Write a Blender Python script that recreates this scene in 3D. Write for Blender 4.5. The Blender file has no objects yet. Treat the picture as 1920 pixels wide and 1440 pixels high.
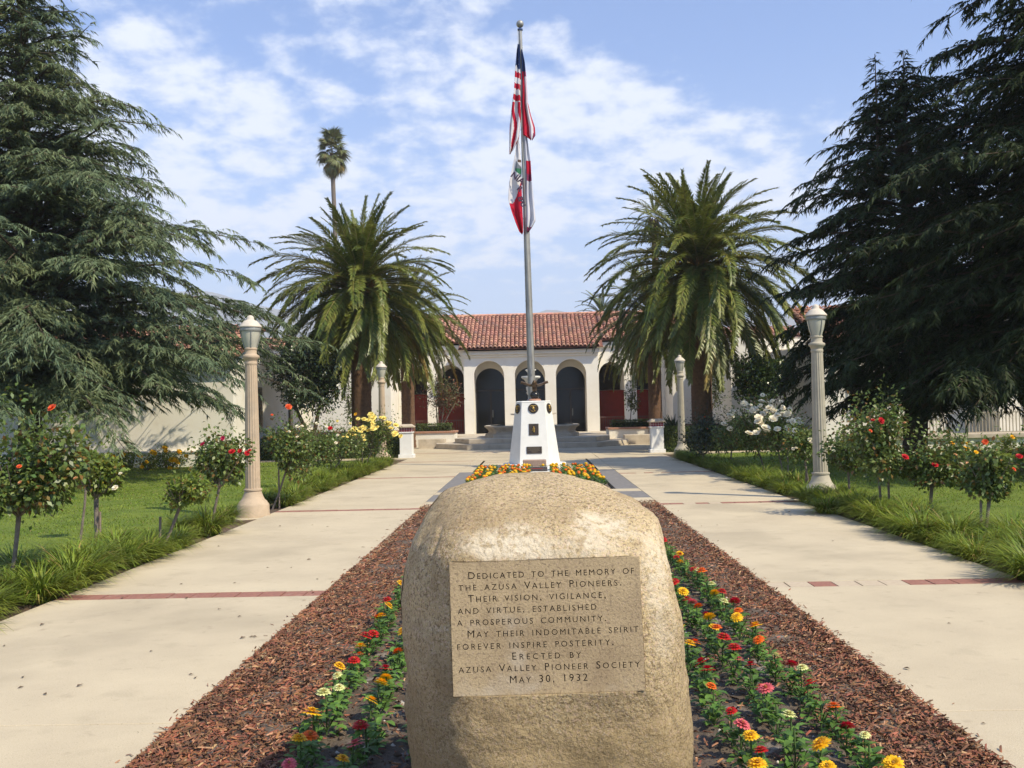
import bpy, bmesh, math, random
import numpy as np
from mathutils import Vector, Matrix, noise
C = bpy.context.scene.collection
sc = bpy.context.scene
rng = np.random.default_rng(7)
random.seed(7)
R = math.radians
PI = math.pi

# ------------------------------------------------------------------ camera
F, EYE = 1850.0, 1.6
roll = R(1.3)
yv = Vector((1000-960, -(767-720), -F)).normalized()
zv = Vector((-math.sin(roll), math.cos(roll), 0)); zv = (zv - yv*zv.dot(yv)).normalized()
xv = yv.cross(zv)
RM = Matrix((xv, yv, zv))
cam = bpy.data.cameras.new('camera'); cam.sensor_width = 36; cam.lens = 36*F/1920
cam.clip_start = 0.05; cam.clip_end = 30000
camo = bpy.data.objects.new('camera', cam); C.objects.link(camo)
camo.matrix_world = Matrix.Translation((0, 0, EYE)) @ RM.to_4x4()
sc.camera = camo
def ray(px, py): return RM @ Vector((px-960, -(py-720), -F))
def G(px, py, h=0.0):
    v = ray(px, py); t = (h-EYE)/v.z
    return Vector((v.x*t, v.y*t, h))
def P(px, py, Y):
    v = ray(px, py); t = Y/v.y
    return Vector((v.x*t, Y, EYE+v.z*t))

# ------------------------------------------------------------------ light
SUN_AZ, SUN_EL = R(54), R(48)
sd = Vector((math.sin(SUN_AZ)*math.cos(SUN_EL), -math.cos(SUN_AZ)*math.cos(SUN_EL), math.sin(SUN_EL)))
sun = bpy.data.lights.new('sun', 'SUN'); sun.energy = 4.6; sun.angle = R(0.6); sun.color = (1.0, 0.89, 0.67)
suno = bpy.data.objects.new('sun', sun); C.objects.link(suno)
suno.rotation_euler = sd.to_track_quat('Z', 'Y').to_euler()
suno.location = (20, -20, 30)
sc.view_settings.view_transform = 'Standard'; sc.view_settings.look = 'None'
sc.view_settings.exposure = 0.27; sc.view_settings.gamma = 1.0; sc.view_settings.use_curve_mapping = False
sc.cycles.max_bounces = 7; sc.cycles.transparent_max_bounces = 8; sc.cycles.volume_bounces = 1
sc.cycles.caustics_reflective = False; sc.cycles.caustics_refractive = False

w = bpy.data.worlds.new('World'); sc.world = w; w.use_nodes = True
NT = w.node_tree; NT.nodes.clear()
def nn(t, ty, **k):
    n = t.nodes.new(ty)
    for a, b in k.items():
        if a.startswith('i_'):
            key = a[2:]
            n.inputs[int(key) if key.isdigit() else key.replace('_', ' ')].default_value = b
        else: setattr(n, a, b)
    return n
def math_n(t, op, a, b=None, c=None, clamp=False):
    n = t.nodes.new('ShaderNodeMath'); n.operation = op; n.use_clamp = clamp
    for i, v in enumerate((a, b, c)):
        if v is None: continue
        if isinstance(v, (int, float)): n.inputs[i].default_value = v
        else: t.links.new(v, n.inputs[i])
    return n.outputs[0]
def maprange(t, v, a, b, c, d, smooth=True):
    n = t.nodes.new('ShaderNodeMapRange'); n.interpolation_type = 'SMOOTHSTEP' if smooth else 'LINEAR'
    t.links.new(v, n.inputs['Value'])
    for k, x in zip(('From Min', 'From Max', 'To Min', 'To Max'), (a, b, c, d)): n.inputs[k].default_value = x
    return n.outputs['Result']
L = NT.links.new
out = nn(NT, 'ShaderNodeOutputWorld'); bg = nn(NT, 'ShaderNodeBackground'); bg.inputs['Strength'].default_value = 0.105
L(bg.outputs[0], out.inputs['Surface'])
sky = nn(NT, 'ShaderNodeTexSky'); sky.sky_type = 'NISHITA'; sky.sun_disc = False
sky.sun_elevation = SUN_EL; sky.sun_rotation = PI - SUN_AZ; sky.air_density = 1.0; sky.dust_density = 1.0; sky.ozone_density = 1.5
geo = nn(NT, 'ShaderNodeTexCoord'); sep = nn(NT, 'ShaderNodeSeparateXYZ'); L(geo.outputs['Generated'], sep.inputs[0])
X, Y, Z = sep.outputs
dz = math_n(NT, 'ADD', math_n(NT, 'MAXIMUM', Z, 0.0), 0.30)
comb = nn(NT, 'ShaderNodeCombineXYZ')
L(math_n(NT, 'DIVIDE', X, dz), comb.inputs[0]); L(math_n(NT, 'DIVIDE', Y, dz), comb.inputs[1])
def skynoise(scale, detail, rough, loc, dist=0.0):
    m = nn(NT, 'ShaderNodeMapping'); m.inputs['Location'].default_value = loc
    L(comb.outputs[0], m.inputs[0])
    n = nn(NT, 'ShaderNodeTexNoise', i_Scale=scale, i_Detail=detail, i_Roughness=rough, i_Distortion=dist)
    L(m.outputs[0], n.inputs['Vector']); return n.outputs['Fac']
big = skynoise(2.6, 2, 0.5, (0.9, 1.2, 0)); puff = skynoise(11.0, 6, 0.56, (1.2, 0.4, 3), 0.1)
band = maprange(NT, Z, 0.09, 0.22, -0.20, 0.10)
right = maprange(NT, math_n(NT, 'ADD', X, math_n(NT, 'MULTIPLY', Z, 1.6)), 0.52, 0.80, 0.0, -0.42)
top = maprange(NT, Z, 0.24, 0.40, 0.0, -0.13)
tot = math_n(NT, 'ADD', math_n(NT, 'ADD', math_n(NT, 'MULTIPLY', big, 0.65), math_n(NT, 'MULTIPLY', puff, 1.15)),
             math_n(NT, 'ADD', band, math_n(NT, 'ADD', right, top)))
cloud = maprange(NT, tot, 0.74, 1.10, 0.0, 0.92)
# pale haze veil towards the horizon, all round
veil = maprange(NT, Z, 0.0, 0.36, 0.80, 0.12)
tint = nn(NT, 'ShaderNodeMix', data_type='RGBA', blend_type='MULTIPLY'); tint.inputs['Factor'].default_value = 1.0
L(sky.outputs[0], tint.inputs['A']); tint.inputs['B'].default_value = (0.80, 1.16, 1.68, 1)
def mixc(t, fac, a, b):
    m = nn(t, 'ShaderNodeMix', data_type='RGBA')
    for s, v in (('Factor', fac), ('A', a), ('B', b)):
        if isinstance(v, (int, float)): m.inputs[s].default_value = v
        elif isinstance(v, tuple): m.inputs[s].default_value = v if len(v) == 4 else (*v, 1)
        else: t.links.new(v, m.inputs[s])
    return m.outputs['Result']
s1 = mixc(NT, veil, tint.outputs['Result'], (4.9, 6.2, 8.6))
s2 = mixc(NT, cloud, s1, (8.2, 8.6, 9.5))
L(s2, bg.inputs['Color'])

# ------------------------------------------------------------------ materials
MATS = {}
def mat(name, col, col2=None, scale=6.0, rough=0.8, bump=0.0, bscale=None, island=0.0, trans=0.0, metal=0.0, spec=0.4,
        detail=6, ramp=(0.35, 0.65), spots=None, col3=None, coat=0.0, attr=None, hue=0.0, vary=(.62, 1.4)):
    """procedural material: two colours mixed by noise in object space, a bump, per-island variation and leaf translucency"""
    if name in MATS: return MATS[name]
    m = bpy.data.materials.new(name); m.use_nodes = True; t = m.node_tree; t.nodes.clear()
    o = nn(t, 'ShaderNodeOutputMaterial'); p = nn(t, 'ShaderNodeBsdfPrincipled')
    p.inputs['Roughness'].default_value = rough; p.inputs['Metallic'].default_value = metal
    p.inputs['Specular IOR Level'].default_value = spec; p.inputs['Coat Weight'].default_value = coat
    tc = nn(t, 'ShaderNodeTexCoord'); vec = tc.outputs['Object']
    c = None
    if attr:
        a = nn(t, 'ShaderNodeAttribute', attribute_name=attr); c = a.outputs['Color']
    else:
        col2 = col2 or col
        n = nn(t, 'ShaderNodeTexNoise', i_Scale=scale, i_Detail=detail, i_Roughness=0.6); t.links.new(vec, n.inputs['Vector'])
        f = maprange(t, n.outputs['Fac'], ramp[0], ramp[1], 0, 1, False)
        c = mixc(t, f, tuple(col), tuple(col2))
    if island:
        g = nn(t, 'ShaderNodeNewGeometry')
        if col3:
            f3 = maprange(t, g.outputs['Random Per Island'], 1-island, 1-island+0.02, 0, 1, False)
            c = mixc(t, f3, c, tuple(col3))
        hs = nn(t, 'ShaderNodeHueSaturation')
        r2 = math_n(t, 'FRACT', math_n(t, 'MULTIPLY', g.outputs['Random Per Island'], 37.7))
        t.links.new(maprange(t, r2, 0, 1, vary[0], vary[1], False), hs.inputs['Value'])
        if hue:
            r3 = math_n(t, 'FRACT', math_n(t, 'MULTIPLY', g.outputs['Random Per Island'], 91.3))
            t.links.new(maprange(t, r3, 0, 1, 0.5-hue, 0.5+hue, False), hs.inputs['Hue'])
        t.links.new(c, hs.inputs['Color']); c = hs.outputs[0]
    for sp in (spots or ()):          # (colour, scale, lo, hi, amount)
        n = nn(t, 'ShaderNodeTexNoise', i_Scale=sp[1], i_Detail=4, i_Roughness=0.6)
        mp = nn(t, 'ShaderNodeMapping'); mp.inputs['Location'].default_value = (sp[1]*0.37, 5.1, 2.2)
        t.links.new(vec, mp.inputs[0]); t.links.new(mp.outputs[0], n.inputs['Vector'])
        c = mixc(t, maprange(t, n.outputs['Fac'], sp[2], sp[3], 0, sp[4]), c, tuple(sp[0]))
    t.links.new(c, p.inputs['Base Color'])
    if bump:
        n = nn(t, 'ShaderNodeTexNoise', i_Scale=bscale or scale*4, i_Detail=8, i_Roughness=0.65); t.links.new(vec, n.inputs['Vector'])
        b = nn(t, 'ShaderNodeBump'); b.inputs['Strength'].default_value = 1.0; b.inputs['Distance'].default_value = bump
        t.links.new(n.outputs['Fac'], b.inputs['Height']); t.links.new(b.outputs[0], p.inputs['Normal'])
    if trans:
        tr = nn(t, 'ShaderNodeBsdfTranslucent'); ms = nn(t, 'ShaderNodeMixShader'); ms.inputs[0].default_value = trans
        hs2 = nn(t, 'ShaderNodeHueSaturation'); hs2.inputs['Value'].default_value = 1.3; hs2.inputs['Hue'].default_value = 0.485
        t.links.new(c, hs2.inputs['Color']); t.links.new(hs2.outputs[0], tr.inputs[0])
        t.links.new(p.outputs[0], ms.inputs[1]); t.links.new(tr.outputs[0], ms.inputs[2]); t.links.new(ms.outputs[0], o.inputs[0])
    else: t.links.new(p.outputs[0], o.inputs[0])
    MATS[name] = m; return m

M_conc = mat('concrete', (.545, .455, .31), (.46, .38, .26), 0.9, 0.85, 0.003, 110, spots=[((.33, .27, .18), 2.3, .54, .75, .4), ((.62, .53, .39), 160, .55, .62, .6), ((.20, .16, .11), 90, .61, .68, .6), ((.31, .255, .175), 0.5, .53, .7, .4), ((.25, .19, .13), 7, .60, .78, .4)])
M_brick = mat('paver_brick', (.34, .15, .10), (.24, .11, .085), 30, 0.8, 0.003, 120, spots=[((.45, .33, .25), 12, .55, .75, .5)])
M_brickp = mat('paver_brick_pale', (.52, .43, .30), (.46, .36, .26), 30, 0.8, 0.003, 120)
M_slate = mat('slate', (.16, .15, .145), (.24, .22, .2), 8, 0.6, 0.003, 60)
M_grass = mat('lawn_soil', (.10, .15, .014), (.16, .21, .022), 1.3, 0.9, 0.02, 60, spots=[((.03, .045, .008), 30, .5, .7, .6), ((.17, .18, .035), 6, .55, .75, .45)])
M_blade = mat('lawn_blade', (.14, .22, .018), (.23, .28, .035), 1.3, 0.55, island=.08, col3=(.25, .21, .08), trans=.35, spec=.3, hue=.015)
M_ground = mat('bare_ground', (.14, .09, .055), (.09, .06, .04), 3, 0.95, 0.02, 30)
M_soil = mat('bed_soil', (.085, .06, .042), (.15, .115, .085), 5, 0.95, 0.02, 45, spots=[((.36, .32, .28), 4.5, .54, .68, .7), ((.03, .018, .012), 14, .5, .7, .6), ((.5, .45, .4), 150, .68, .72, .7)])
M_mulch = mat('bark_chip', (.27, .105, .05), (.12, .058, .032), 9, 0.85, 0.002, 150, island=.12, col3=(.36, .20, .11), hue=.02, ramp=(.4, .6))
M_granite = mat('granite', (.57, .435, .235), (.43, .32, .165), 3.2, 0.92, 0.012, 55,
    spots=[((.16, .105, .05), 75, .52, .60, .75), ((.62, .44, .31), 95, .54, .60, .8), ((.10, .075, .05), 170, .56, .63, .75), ((.62, .55, .42), 150, .58, .64, .6), ((.25, .17, .085), 2.4, .48, .72, .6), ((.26, .18, .095), 9, .52, .75, .45)])
M_gpanel = mat('granite_panel', (.47, .355, .20), (.36, .265, .15), 5, 0.65, 0.003, 120,
    spots=[((.17, .12, .075), 90, .53, .61, .55), ((.50, .36, .24), 120, .56, .63, .6), ((.12, .09, .06), 190, .60, .66, .5), ((.22, .15, .08), 2.7, .5, .7, .5), ((.5, .42, .31), 3.2, .58, .72, .6)])
M_groove = mat('groove_grime', (.022, .016, .010), (.035, .025, .016), 60, .95)
M_wall = mat('stucco', (.82, .78, .69), (.76, .71, .61), 1.2, 0.9, 0.004, 40, spots=[((.5, .42, .3), .9, .6, .8, .3)])
M_wallw = mat('white_paint', (.78, .77, .73), (.72, .71, .67), 3, 0.6, 0.0015, 70, spots=[((.55, .5, .42), 5, .62, .8, .3)])
M_stone = mat('cast_stone', (.56, .48, .375), (.45, .38, .29), 3, 0.85, 0.004, 50, spots=[((.24, .2, .15), 2.5, .55, .75, .45)])
M_lampst = mat('lamp_stone', (.50, .38, .26), (.42, .32, .22), 8, 0.8, 0.002, 160, spots=[((.28, .22, .16), 300, .56, .64, .5), ((.33, .27, .2), 2.5, .5, .7, .5)])
M_lampst2 = mat('lamp_stone_grey', (.44, .39, .29), (.37, .33, .25), 8, 0.8, 0.002, 160, spots=[((.25, .22, .17), 300, .56, .64, .5), ((.3, .27, .2), 2.5, .5, .7, .5)])
M_lampmet = mat('lantern_metal', (.30, .30, .27), (.22, .23, .22), 20, 0.5, 0.0, metal=.2)
M_lampcap = mat('lantern_cap', (.62, .54, .43), (.5, .44, .36), 9, 0.6)
M_glassw = mat('milky_glass', (.47, .45, .36), (.40, .39, .32), 3, 0.25, coat=.4)
M_tile = mat('roof_tile', (.56, .30, .215), (.46, .23, .165), 2.0, 0.8, 0.0, island=.15, col3=(.36, .22, .18), hue=.012, vary=(.78, 1.2))
M_glass = mat('dark_glass', (.014, .013, .013), rough=.08, spec=.28)
M_dark = mat('interior_dark', (.02, .015, .012))
M_dframe = mat('bronze_frame', (.035, .025, .02), rough=.4)
M_red = mat('red_painted_wall', (.25, .022, .012), (.20, .018, .010), 3, .7)
M_rail = mat('iron_railing', (.12, .06, .045), rough=.6)
M_railw = mat('pale_railing', (.42, .36, .28), rough=.6)
M_terra = mat('terracotta_cap', (.42, .22, .15), (.35, .18, .12), 10, .8)
M_tilered = mat('glazed_tile', (.20, .02, .03), (.14, .015, .025), 10, .3)
M_bronze = mat('bronze', (.05, .038, .032), (.075, .055, .04), 12, .45, 0.001, metal=.5)
M_gold = mat('gilt', (.62, .40, .10), (.45, .28, .08), 12, .35, metal=.8)
M_eagle = mat('eagle_bronze', (.16, .095, .05), (.09, .06, .035), 20, .5, .002, 80, metal=.35)
M_pole = mat('flagpole_metal', (.36, .35, .32), (.28, .27, .25), 4, .5, metal=.45)
M_flag = mat('flag_cloth', (1, 1, 1), rough=.85, attr='col', trans=.25, spec=.1)
M_bark = mat('bark', (.11, .075, .05), (.06, .042, .03), 9, .95, .02, 30)
M_barkg = mat('grey_bark', (.22, .18, .14), (.13, .10, .08), 14, .9, .01, 40)
M_stake = mat('weathered_stake', (.26, .20, .15), (.17, .13, .10), 20, .9, .004, 60)
M_palmbark = mat('palm_bark', (.17, .095, .055), (.10, .058, .036), 10, .95, .015, 40)
M_cedar = mat('cedar_needle', (.098, .140, .080), (.155, .185, .080), 0.55, .6, island=.05, col3=(.10, .085, .045), trans=.22, spec=.25, hue=.02)
M_cedar2 = mat('cedar_needle_shaded', (.018, .030, .010), (.040, .056, .016), 0.6, .65, island=.04, col3=(.07, .06, .03), trans=.15, spec=.2, hue=.015)  # back-lit shade of the right cedars put into the needle colour
M_frond = mat('palm_leaflet', (.085, .125, .022), (.22, .235, .05), 1.1, .42, island=.03, col3=(.22, .17, .05), trans=.22, spec=.45, hue=.012)
M_frondd = mat('palm_leaflet_dry', (.19, .15, .035), (.26, .17, .04), 1.5, .6, island=.05, trans=.2)
M_rachis = mat('palm_rachis', (.24, .22, .06), (.20, .15, .05), 5, .5)
M_fruit = mat('fruit_stalk', (.36, .19, .035), (.25, .13, .03), 6, .7, island=.1)
M_fan = mat('fan_leaf', (.15, .18, .07), (.22, .22, .10), 1.5, .5, island=.1, col3=(.22, .17, .08), trans=.2)
M_rose = mat('rose_leaf', (.075, .125, .025), (.15, .19, .045), 5, .42, island=.10, col3=(.20, .12, .03), trans=.25, spec=.5, hue=.02)
M_rosey = mat('rose_leaf_light', (.12, .18, .025), (.19, .235, .04), 5, .45, island=.10, col3=(.26, .18, .03), trans=.3, spec=.4, hue=.02)
M_dleaf = mat('dark_leaf', (.018, .032, .010), (.032, .05, .014), 4, .35, island=.06, col3=(.06, .06, .02), trans=.12, spec=.5)
M_gleaf = mat('glossy_leaf', (.05, .085, .016), (.03, .05, .012), 3, .3, island=.08, col3=(.11, .13, .03), trans=.15, spec=.6)
M_myrtle = mat('myrtle_leaf', (.10, .10, .035), (.065, .08, .028), 3, .5, island=.35, col3=(.17, .065, .03), trans=.25)
M_hedge = mat('hedge_leaf', (.05, .085, .014), (.08, .11, .02), 3, .5, island=.06, col3=(.11, .12, .03), trans=.15)
M_tuft = mat('lily_turf_blade', (.11, .18, .016), (.25, .29, .04), 4, .5, island=.07, col3=(.30, .22, .07), trans=.3, spec=.4, hue=.012)
M_zleaf = mat('zinnia_leaf', (.07, .155, .025), (.13, .23, .04), 14, .5, island=.03, col3=(.16, .17, .04), trans=.25, spec=.4, hue=.01)
M_stem = mat('green_stem', (.07, .12, .03))
def petal(n, c, c2): return mat(n, c, c2, 40, .6, island=.02, trans=.2, spec=.3)
PET = dict(yellow=petal('petal_yellow', (.80, .50, .012), (.72, .38, .01)), orange=petal('petal_orange', (.75, .17, .012), (.65, .11, .01)),
           red=petal('petal_red', (.52, .018, .012), (.42, .012, .012)), pink=petal('petal_pink', (.66, .10, .13), (.60, .16, .15)),
           cream=petal('petal_cream', (.68, .66, .34), (.58, .60, .22)), white=petal('petal_white', (.75, .70, .56), (.70, .62, .44)),
           crimson=petal('petal_crimson', (.40, .015, .06), (.50, .02, .08)))
M_dryleaf = mat('dry_leaf', (.09, .06, .035), (.13, .08, .04), 20, .8)
M_hill = mat('hill_scrub', (.11, .10, .065), (.16, .14, .10), .004, .95)

# ------------------------------------------------------------------ mesh helpers
def npmesh(name, V, FA, mats, mi=None, smooth=False):
    """V (n,3); FA array (m,k) or list of such arrays"""
    if not isinstance(FA, list): FA = [FA]
    me = bpy.data.meshes.new(name)
    V = np.asarray(V, np.float32)
    me.vertices.add(len(V)); me.vertices.foreach_set('co', V.ravel())
    tot = sum(f.size for f in FA); me.loops.add(tot)
    me.loops.foreach_set('vertex_index', np.concatenate([f.ravel() for f in FA]).astype(np.int32))
    ls = []; s = 0
    for f in FA:
        k = f.shape[1]; ls.append(s+np.arange(len(f))*k); s += f.size
    ls = np.concatenate(ls).astype(np.int32)
    me.polygons.add(len(ls)); me.polygons.foreach_set('loop_start', ls)
    me.polygons.foreach_set('loop_total', np.concatenate([np.full(len(f), f.shape[1]) for f in FA]).astype(np.int32))
    if mi is not None: me.polygons.foreach_set('material_index', np.asarray(mi, np.int32))
    if smooth: me.polygons.foreach_set('use_smooth', np.ones(len(ls), bool))
    for m in (mats if isinstance(mats, (list, tuple)) else [mats]): me.materials.append(m)
    me.update(calc_edges=True); me.validate(); return me
def link(name, me, parent=None, loc=(0, 0, 0), rot=(0, 0, 0), scale=(1, 1, 1), kind=None):
    o = bpy.data.objects.new(name, me); C.objects.link(o)
    o.location = loc; o.rotation_euler = rot; o.scale = scale
    if parent: o.parent = parent
    if kind: o['kind'] = kind
    return o
def tag(o, label, cat, group=None):
    o['label'] = label; o['category'] = cat
    if group: o['group'] = group
    return o
def thing(name, label, cat, loc=(0, 0, 0), rz=0, group=None):
    o = bpy.data.objects.new(name, None); C.objects.link(o); o.empty_display_size = .1
    o.location = loc; o.rotation_euler = (0, 0, rz)
    return tag(o, label, cat, group)
def copy_tree(o, parent=None):
    c = o.copy(); C.objects.link(c); c.parent = parent
    for ch in list(o.children): copy_tree(ch, c)
    return c
class B:
    """collects simple solids into one mesh"""
    def __init__(s): s.v = []; s.f = []; s.m = []
    def add(s, V, Fs, m=0):
        n = len(s.v); s.v += [tuple(p) for p in V]; s.f += [tuple(i+n for i in f) for f in Fs]; s.m += [m]*len(Fs)
    def box(s, x0, x1, y0, y1, z0, z1, m=0):
        V = [(x, y, z) for x in (x0, x1) for y in (y0, y1) for z in (z0, z1)]
        s.add(V, [(0, 1, 3, 2), (4, 6, 7, 5), (0, 4, 5, 1), (2, 3, 7, 6), (0, 2, 6, 4), (1, 5, 7, 3)], m)
    def lathe(s, prof, n=24, cx=0, cy=0, m=0, ph=0, cap=True, fn=None):
        V = []; k = len(prof)
        for r, z in prof:
            for i in range(n):
                a = ph+2*PI*i/n; rr = r if fn is None else fn(r, z, a)
                V.append((cx+rr*math.cos(a), cy+rr*math.sin(a), z))
        Fs = [(j*n+i, j*n+(i+1) % n, (j+1)*n+(i+1) % n, (j+1)*n+i) for j in range(k-1) for i in range(n)]
        if cap: Fs += [tuple(range(n))[::-1], tuple((k-1)*n+i for i in range(n))]
        s.add(V, Fs, m)
    def tube(s, pts, rad, n=8, m=0, cap=True):
        pts = [Vector(p) for p in pts]
        if isinstance(rad, (int, float)): rad = [rad]*len(pts)
        V = []; up = Vector((0.13, 0.31, 1)).normalized()
        for i, p in enumerate(pts):
            d = (pts[min(i+1, len(pts)-1)]-pts[max(i-1, 0)]).normalized()
            a = d.cross(up)
            if a.length < .05: a = d.cross(Vector((1, 0, 0)))
            a.normalize(); b = d.cross(a).normalized()
            V += [p+(a*math.cos(2*PI*j/n)+b*math.sin(2*PI*j/n))*rad[i] for j in range(n)]
        k = len(pts)
        Fs = [(j*n+i, j*n+(i+1) % n, (j+1)*n+(i+1) % n, (j+1)*n+i) for j in range(k-1) for i in range(n)]
        if cap: Fs += [tuple(range(n))[::-1], tuple((k-1)*n+i for i in range(n))]
        s.add(V, Fs, m)
    def prism(s, poly, z0, z1, m=0, top=None):
        n = len(poly); top = top or poly
        V = [(x, y, z0) for x, y in poly]+[(x, y, z1) for x, y in top]
        s.add(V, [tuple(range(n))[::-1], tuple(range(n, 2*n))]+[(i, (i+1) % n, n+(i+1) % n, n+i) for i in range(n)], m)
    def build(s, name, mats, parent=None, smooth=False, bevel=0, kind=None, loc=(0, 0, 0), rot=(0, 0, 0), angle=40):
        me = bpy.data.meshes.new(name); me.from_pydata(s.v, [], s.f)
        for m in (mats if isinstance(mats, (list, tuple)) else [mats]): me.materials.append(m)
        if len(me.materials) > 1: me.polygons.foreach_set('material_index', s.m)
        bm = bmesh.new(); bm.from_mesh(me); bmesh.ops.recalc_face_normals(bm, faces=bm.faces)
        if smooth:
            for f in bm.faces: f.smooth = True
            for e in bm.edges:
                if len(e.link_faces) == 2 and e.calc_face_angle(0) > R(angle): e.smooth = False
        bm.to_mesh(me); bm.free(); me.update()
        o = link(name, me, parent, loc, rot, kind=kind)
        if bevel:
            md = o.modifiers.new('bevel', 'BEVEL'); md.width = bevel; md.segments = 2; md.limit_method = 'ANGLE'; md.angle_limit = R(35)
        return o
def unit(a): return a/np.maximum(np.linalg.norm(a, axis=-1, keepdims=True), 1e-9)
def rdirs(n): return unit(rng.normal(size=(n, 3)))
def leafquads(Pn, D, N, Ln, W, fold=.12, mid=.45):
    """kite leaves: base P, direction D, face normal N"""
    D = unit(D); S = unit(np.cross(D, N)); N = np.cross(S, D); n = len(Pn)
    Ln = np.broadcast_to(np.asarray(Ln, float), (n,))[:, None]; W = np.broadcast_to(np.asarray(W, float), (n,))[:, None]
    V = np.stack([Pn, Pn+D*Ln*mid+S*W*.5+N*W*fold, Pn+D*Ln-N*W*.15, Pn+D*Ln*mid-S*W*.5+N*W*fold], 1).reshape(-1, 3)
    return V, np.arange(4*n).reshape(n, 4)
def merge(parts):
    V = []; Fs = []; o = 0
    for v, f in parts: V.append(v); Fs.append(f+o); o += len(v)
    return np.concatenate(V), Fs

# ------------------------------------------------------------------ ground, lawns, walks
b = B(); b.add([(-5000, -35, -.14), (5000, -35, -.14), (5000, 4200, -.14), (-5000, 4200, -.14)], [(0, 1, 2, 3)])
b.build('ground', M_ground, kind='structure')
def lawn(name, x0, x1):
    nx, ny = 60, 90
    xs = np.linspace(x0, x1, nx); ys = np.linspace(-4, 33.5, ny)
    gx, gy = np.meshgrid(xs, ys, indexing='ij')
    z = -.02+.03*np.sin(gx*.7+1)*np.sin(gy*.45)+.012*np.sin(gx*2.1)*np.cos(gy*1.7)
    V = np.stack([gx, gy, z], -1).reshape(-1, 3); i = np.arange(nx*ny).reshape(nx, ny)
    Fa = np.stack([i[:-1, :-1], i[1:, :-1], i[1:, 1:], i[:-1, 1:]], -1).reshape(-1, 4)
    return link(name, npmesh(name, V, Fa, M_grass, smooth=True), kind='structure')
lawn('lawn', -34, -5.15); lawn('lawn', 5.15, 34)
def blades(name, x0, x1, n, y0, y1):
    u = rng.random(n); y = y0*(y1/y0)**u; x = x0+(x1-x0)*rng.random(n)
    lim = np.abs(x) < (y*.62+2); x, y = x[lim], y[lim]; n = len(x)
    Pn = np.stack([x, y, np.full(n, -.02)+.03*np.sin(x*.7+1)*np.sin(y*.45)], 1)
    D = unit(np.stack([rng.normal(0, .55, n), rng.normal(0, .55, n), np.ones(n)], 1))
    S = unit(np.cross(D, rdirs(n))); hgt = (.018+.022*rng.random(n))[:, None]; wd = (.0022+.0008*y)[:, None]*.55
    V = np.stack([Pn-S*wd, Pn+S*wd, Pn+D*hgt], 1).reshape(-1, 3)
    link(name, npmesh(name, V, np.arange(3*n).reshape(n, 3), M_blade), kind='stuff')
blades('lawn_grass', -26, -5.1, 190000, 6, 33)
blades('lawn_grass', 5.1, 26, 170000, 7, 33)
# planting strips of bare soil along the walks
b = B(); b.box(-5.16, -4.32, -4, 33.5, -.13, -.03); b.build('planting_strip', M_ground, kind='structure')
b = B(); b.box(4.32, 5.16, -4, 33.5, -.13, -.03); b.build('planting_strip', M_ground, kind='structure')

path = B(); path.box(-4.3, 4.3, -5, 50, -.13, -.055); path.box(-16, -4.302, 33.6, 50, -.13, -.055); path.box(4.302, 16, 33.6, 50, -.13, -.055)
path = path.build('path', M_ground, kind='structure')
BX0, BX1, BY1 = -1.87, 2.0, 16.7      # near flower bed
CX0, CX1, CY0, CY1 = -1.52, 1.56, 19.6, 25.6   # far flower bed
bands = [1.5, 8.83, 16.28, 24.0, 31.3]
def slab(x0, x1, y0, y1, name='concrete_slab', m=M_conc, z=0.0, bev=.006):
    g = .004
    o = B(); o.box(x0+g, x1-g, y0+g, y1-g, -.1, z); o = o.build(name, m, path, bevel=bev); return o
def band(x0, x1, y, pale=()):
    n = round((x1-x0)/.205); wdt = (x1-x0)/n
    for i in range(n):
        m = M_brickp if i in pale else M_brick
        o = B(); g = .006; o.box(x0+i*wdt+g, x0+(i+1)*wdt-g, y-.13+g, y+.13-g, -.1, -.002+random.uniform(-.003, .002))
        o.build('brick', m, path)
ys = []
prev = -4.0
for yb in bands:
    a, c = prev, yb-.13
    ys.append((a, (a+c)/2)); ys.append(((a+c)/2, c)); prev = yb+.13
for a, c in ys:
    if c > BY1+.1 and a >= 16:
        for x0, x1 in ((-4.3, -1.95), (2.04, 4.3)): slab(x0, x1, a, c)
    else:
        for x0, x1 in ((-4.3, BX0), (BX1, 4.3)): slab(x0, x1, a, c)
for yb in bands:
    near = yb < 16
    band(-4.3, BX0 if yb < 16.5 else -1.95, yb)
    band(BX1 if yb < 16.5 else 2.04, 4.3, yb, pale=(0, 1, 3, 4, 5) if near else (2, 4))
# middle strip beyond the near bed
slab(-1.95, 2.04, BY1+.02, 17.5); slab(-1.95, 2.04, 18.9, CY0-.14)
slab(CX0-.1, CX1+.1, CY1+.02, 31.17); slab(-1.95, 2.04, 31.43, 33.6)
for x0, x1 in ((-1.95, CX0-.02), (CX1+.02, 2.04)):
    for y0, y1 in ((CY0-.13, 21.5), (21.5, 23.5), (23.5, CY1)): slab(x0, x1, y0, y1, 'slate_slab', M_slate)
    slab(x0, x1, CY1+.02, 28.3); slab(x0, x1, 28.3, 31.17)
for x0, x1 in ((-1.95, -.9), (-.9, 1.0), (1.0, 2.04)): slab(x0, x1, 17.52, 18.88, 'slate_slab' if abs(x0+x1) > 1 else 'concrete_slab', M_slate if abs(x0+x1) > 1 else M_conc)
for y0, y1 in ((33.62, 37.4), (37.66, 41.5), (41.5, 46)):
    for x0, x1 in ((-16, -11.5), (-11.5, -8), (-8, -4.3), (-4.3, -1.95), (-1.95, 2.04), (2.04, 4.3), (4.3, 8), (8, 11.5), (11.5, 16)): slab(x0, x1, y0, y1)
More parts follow.
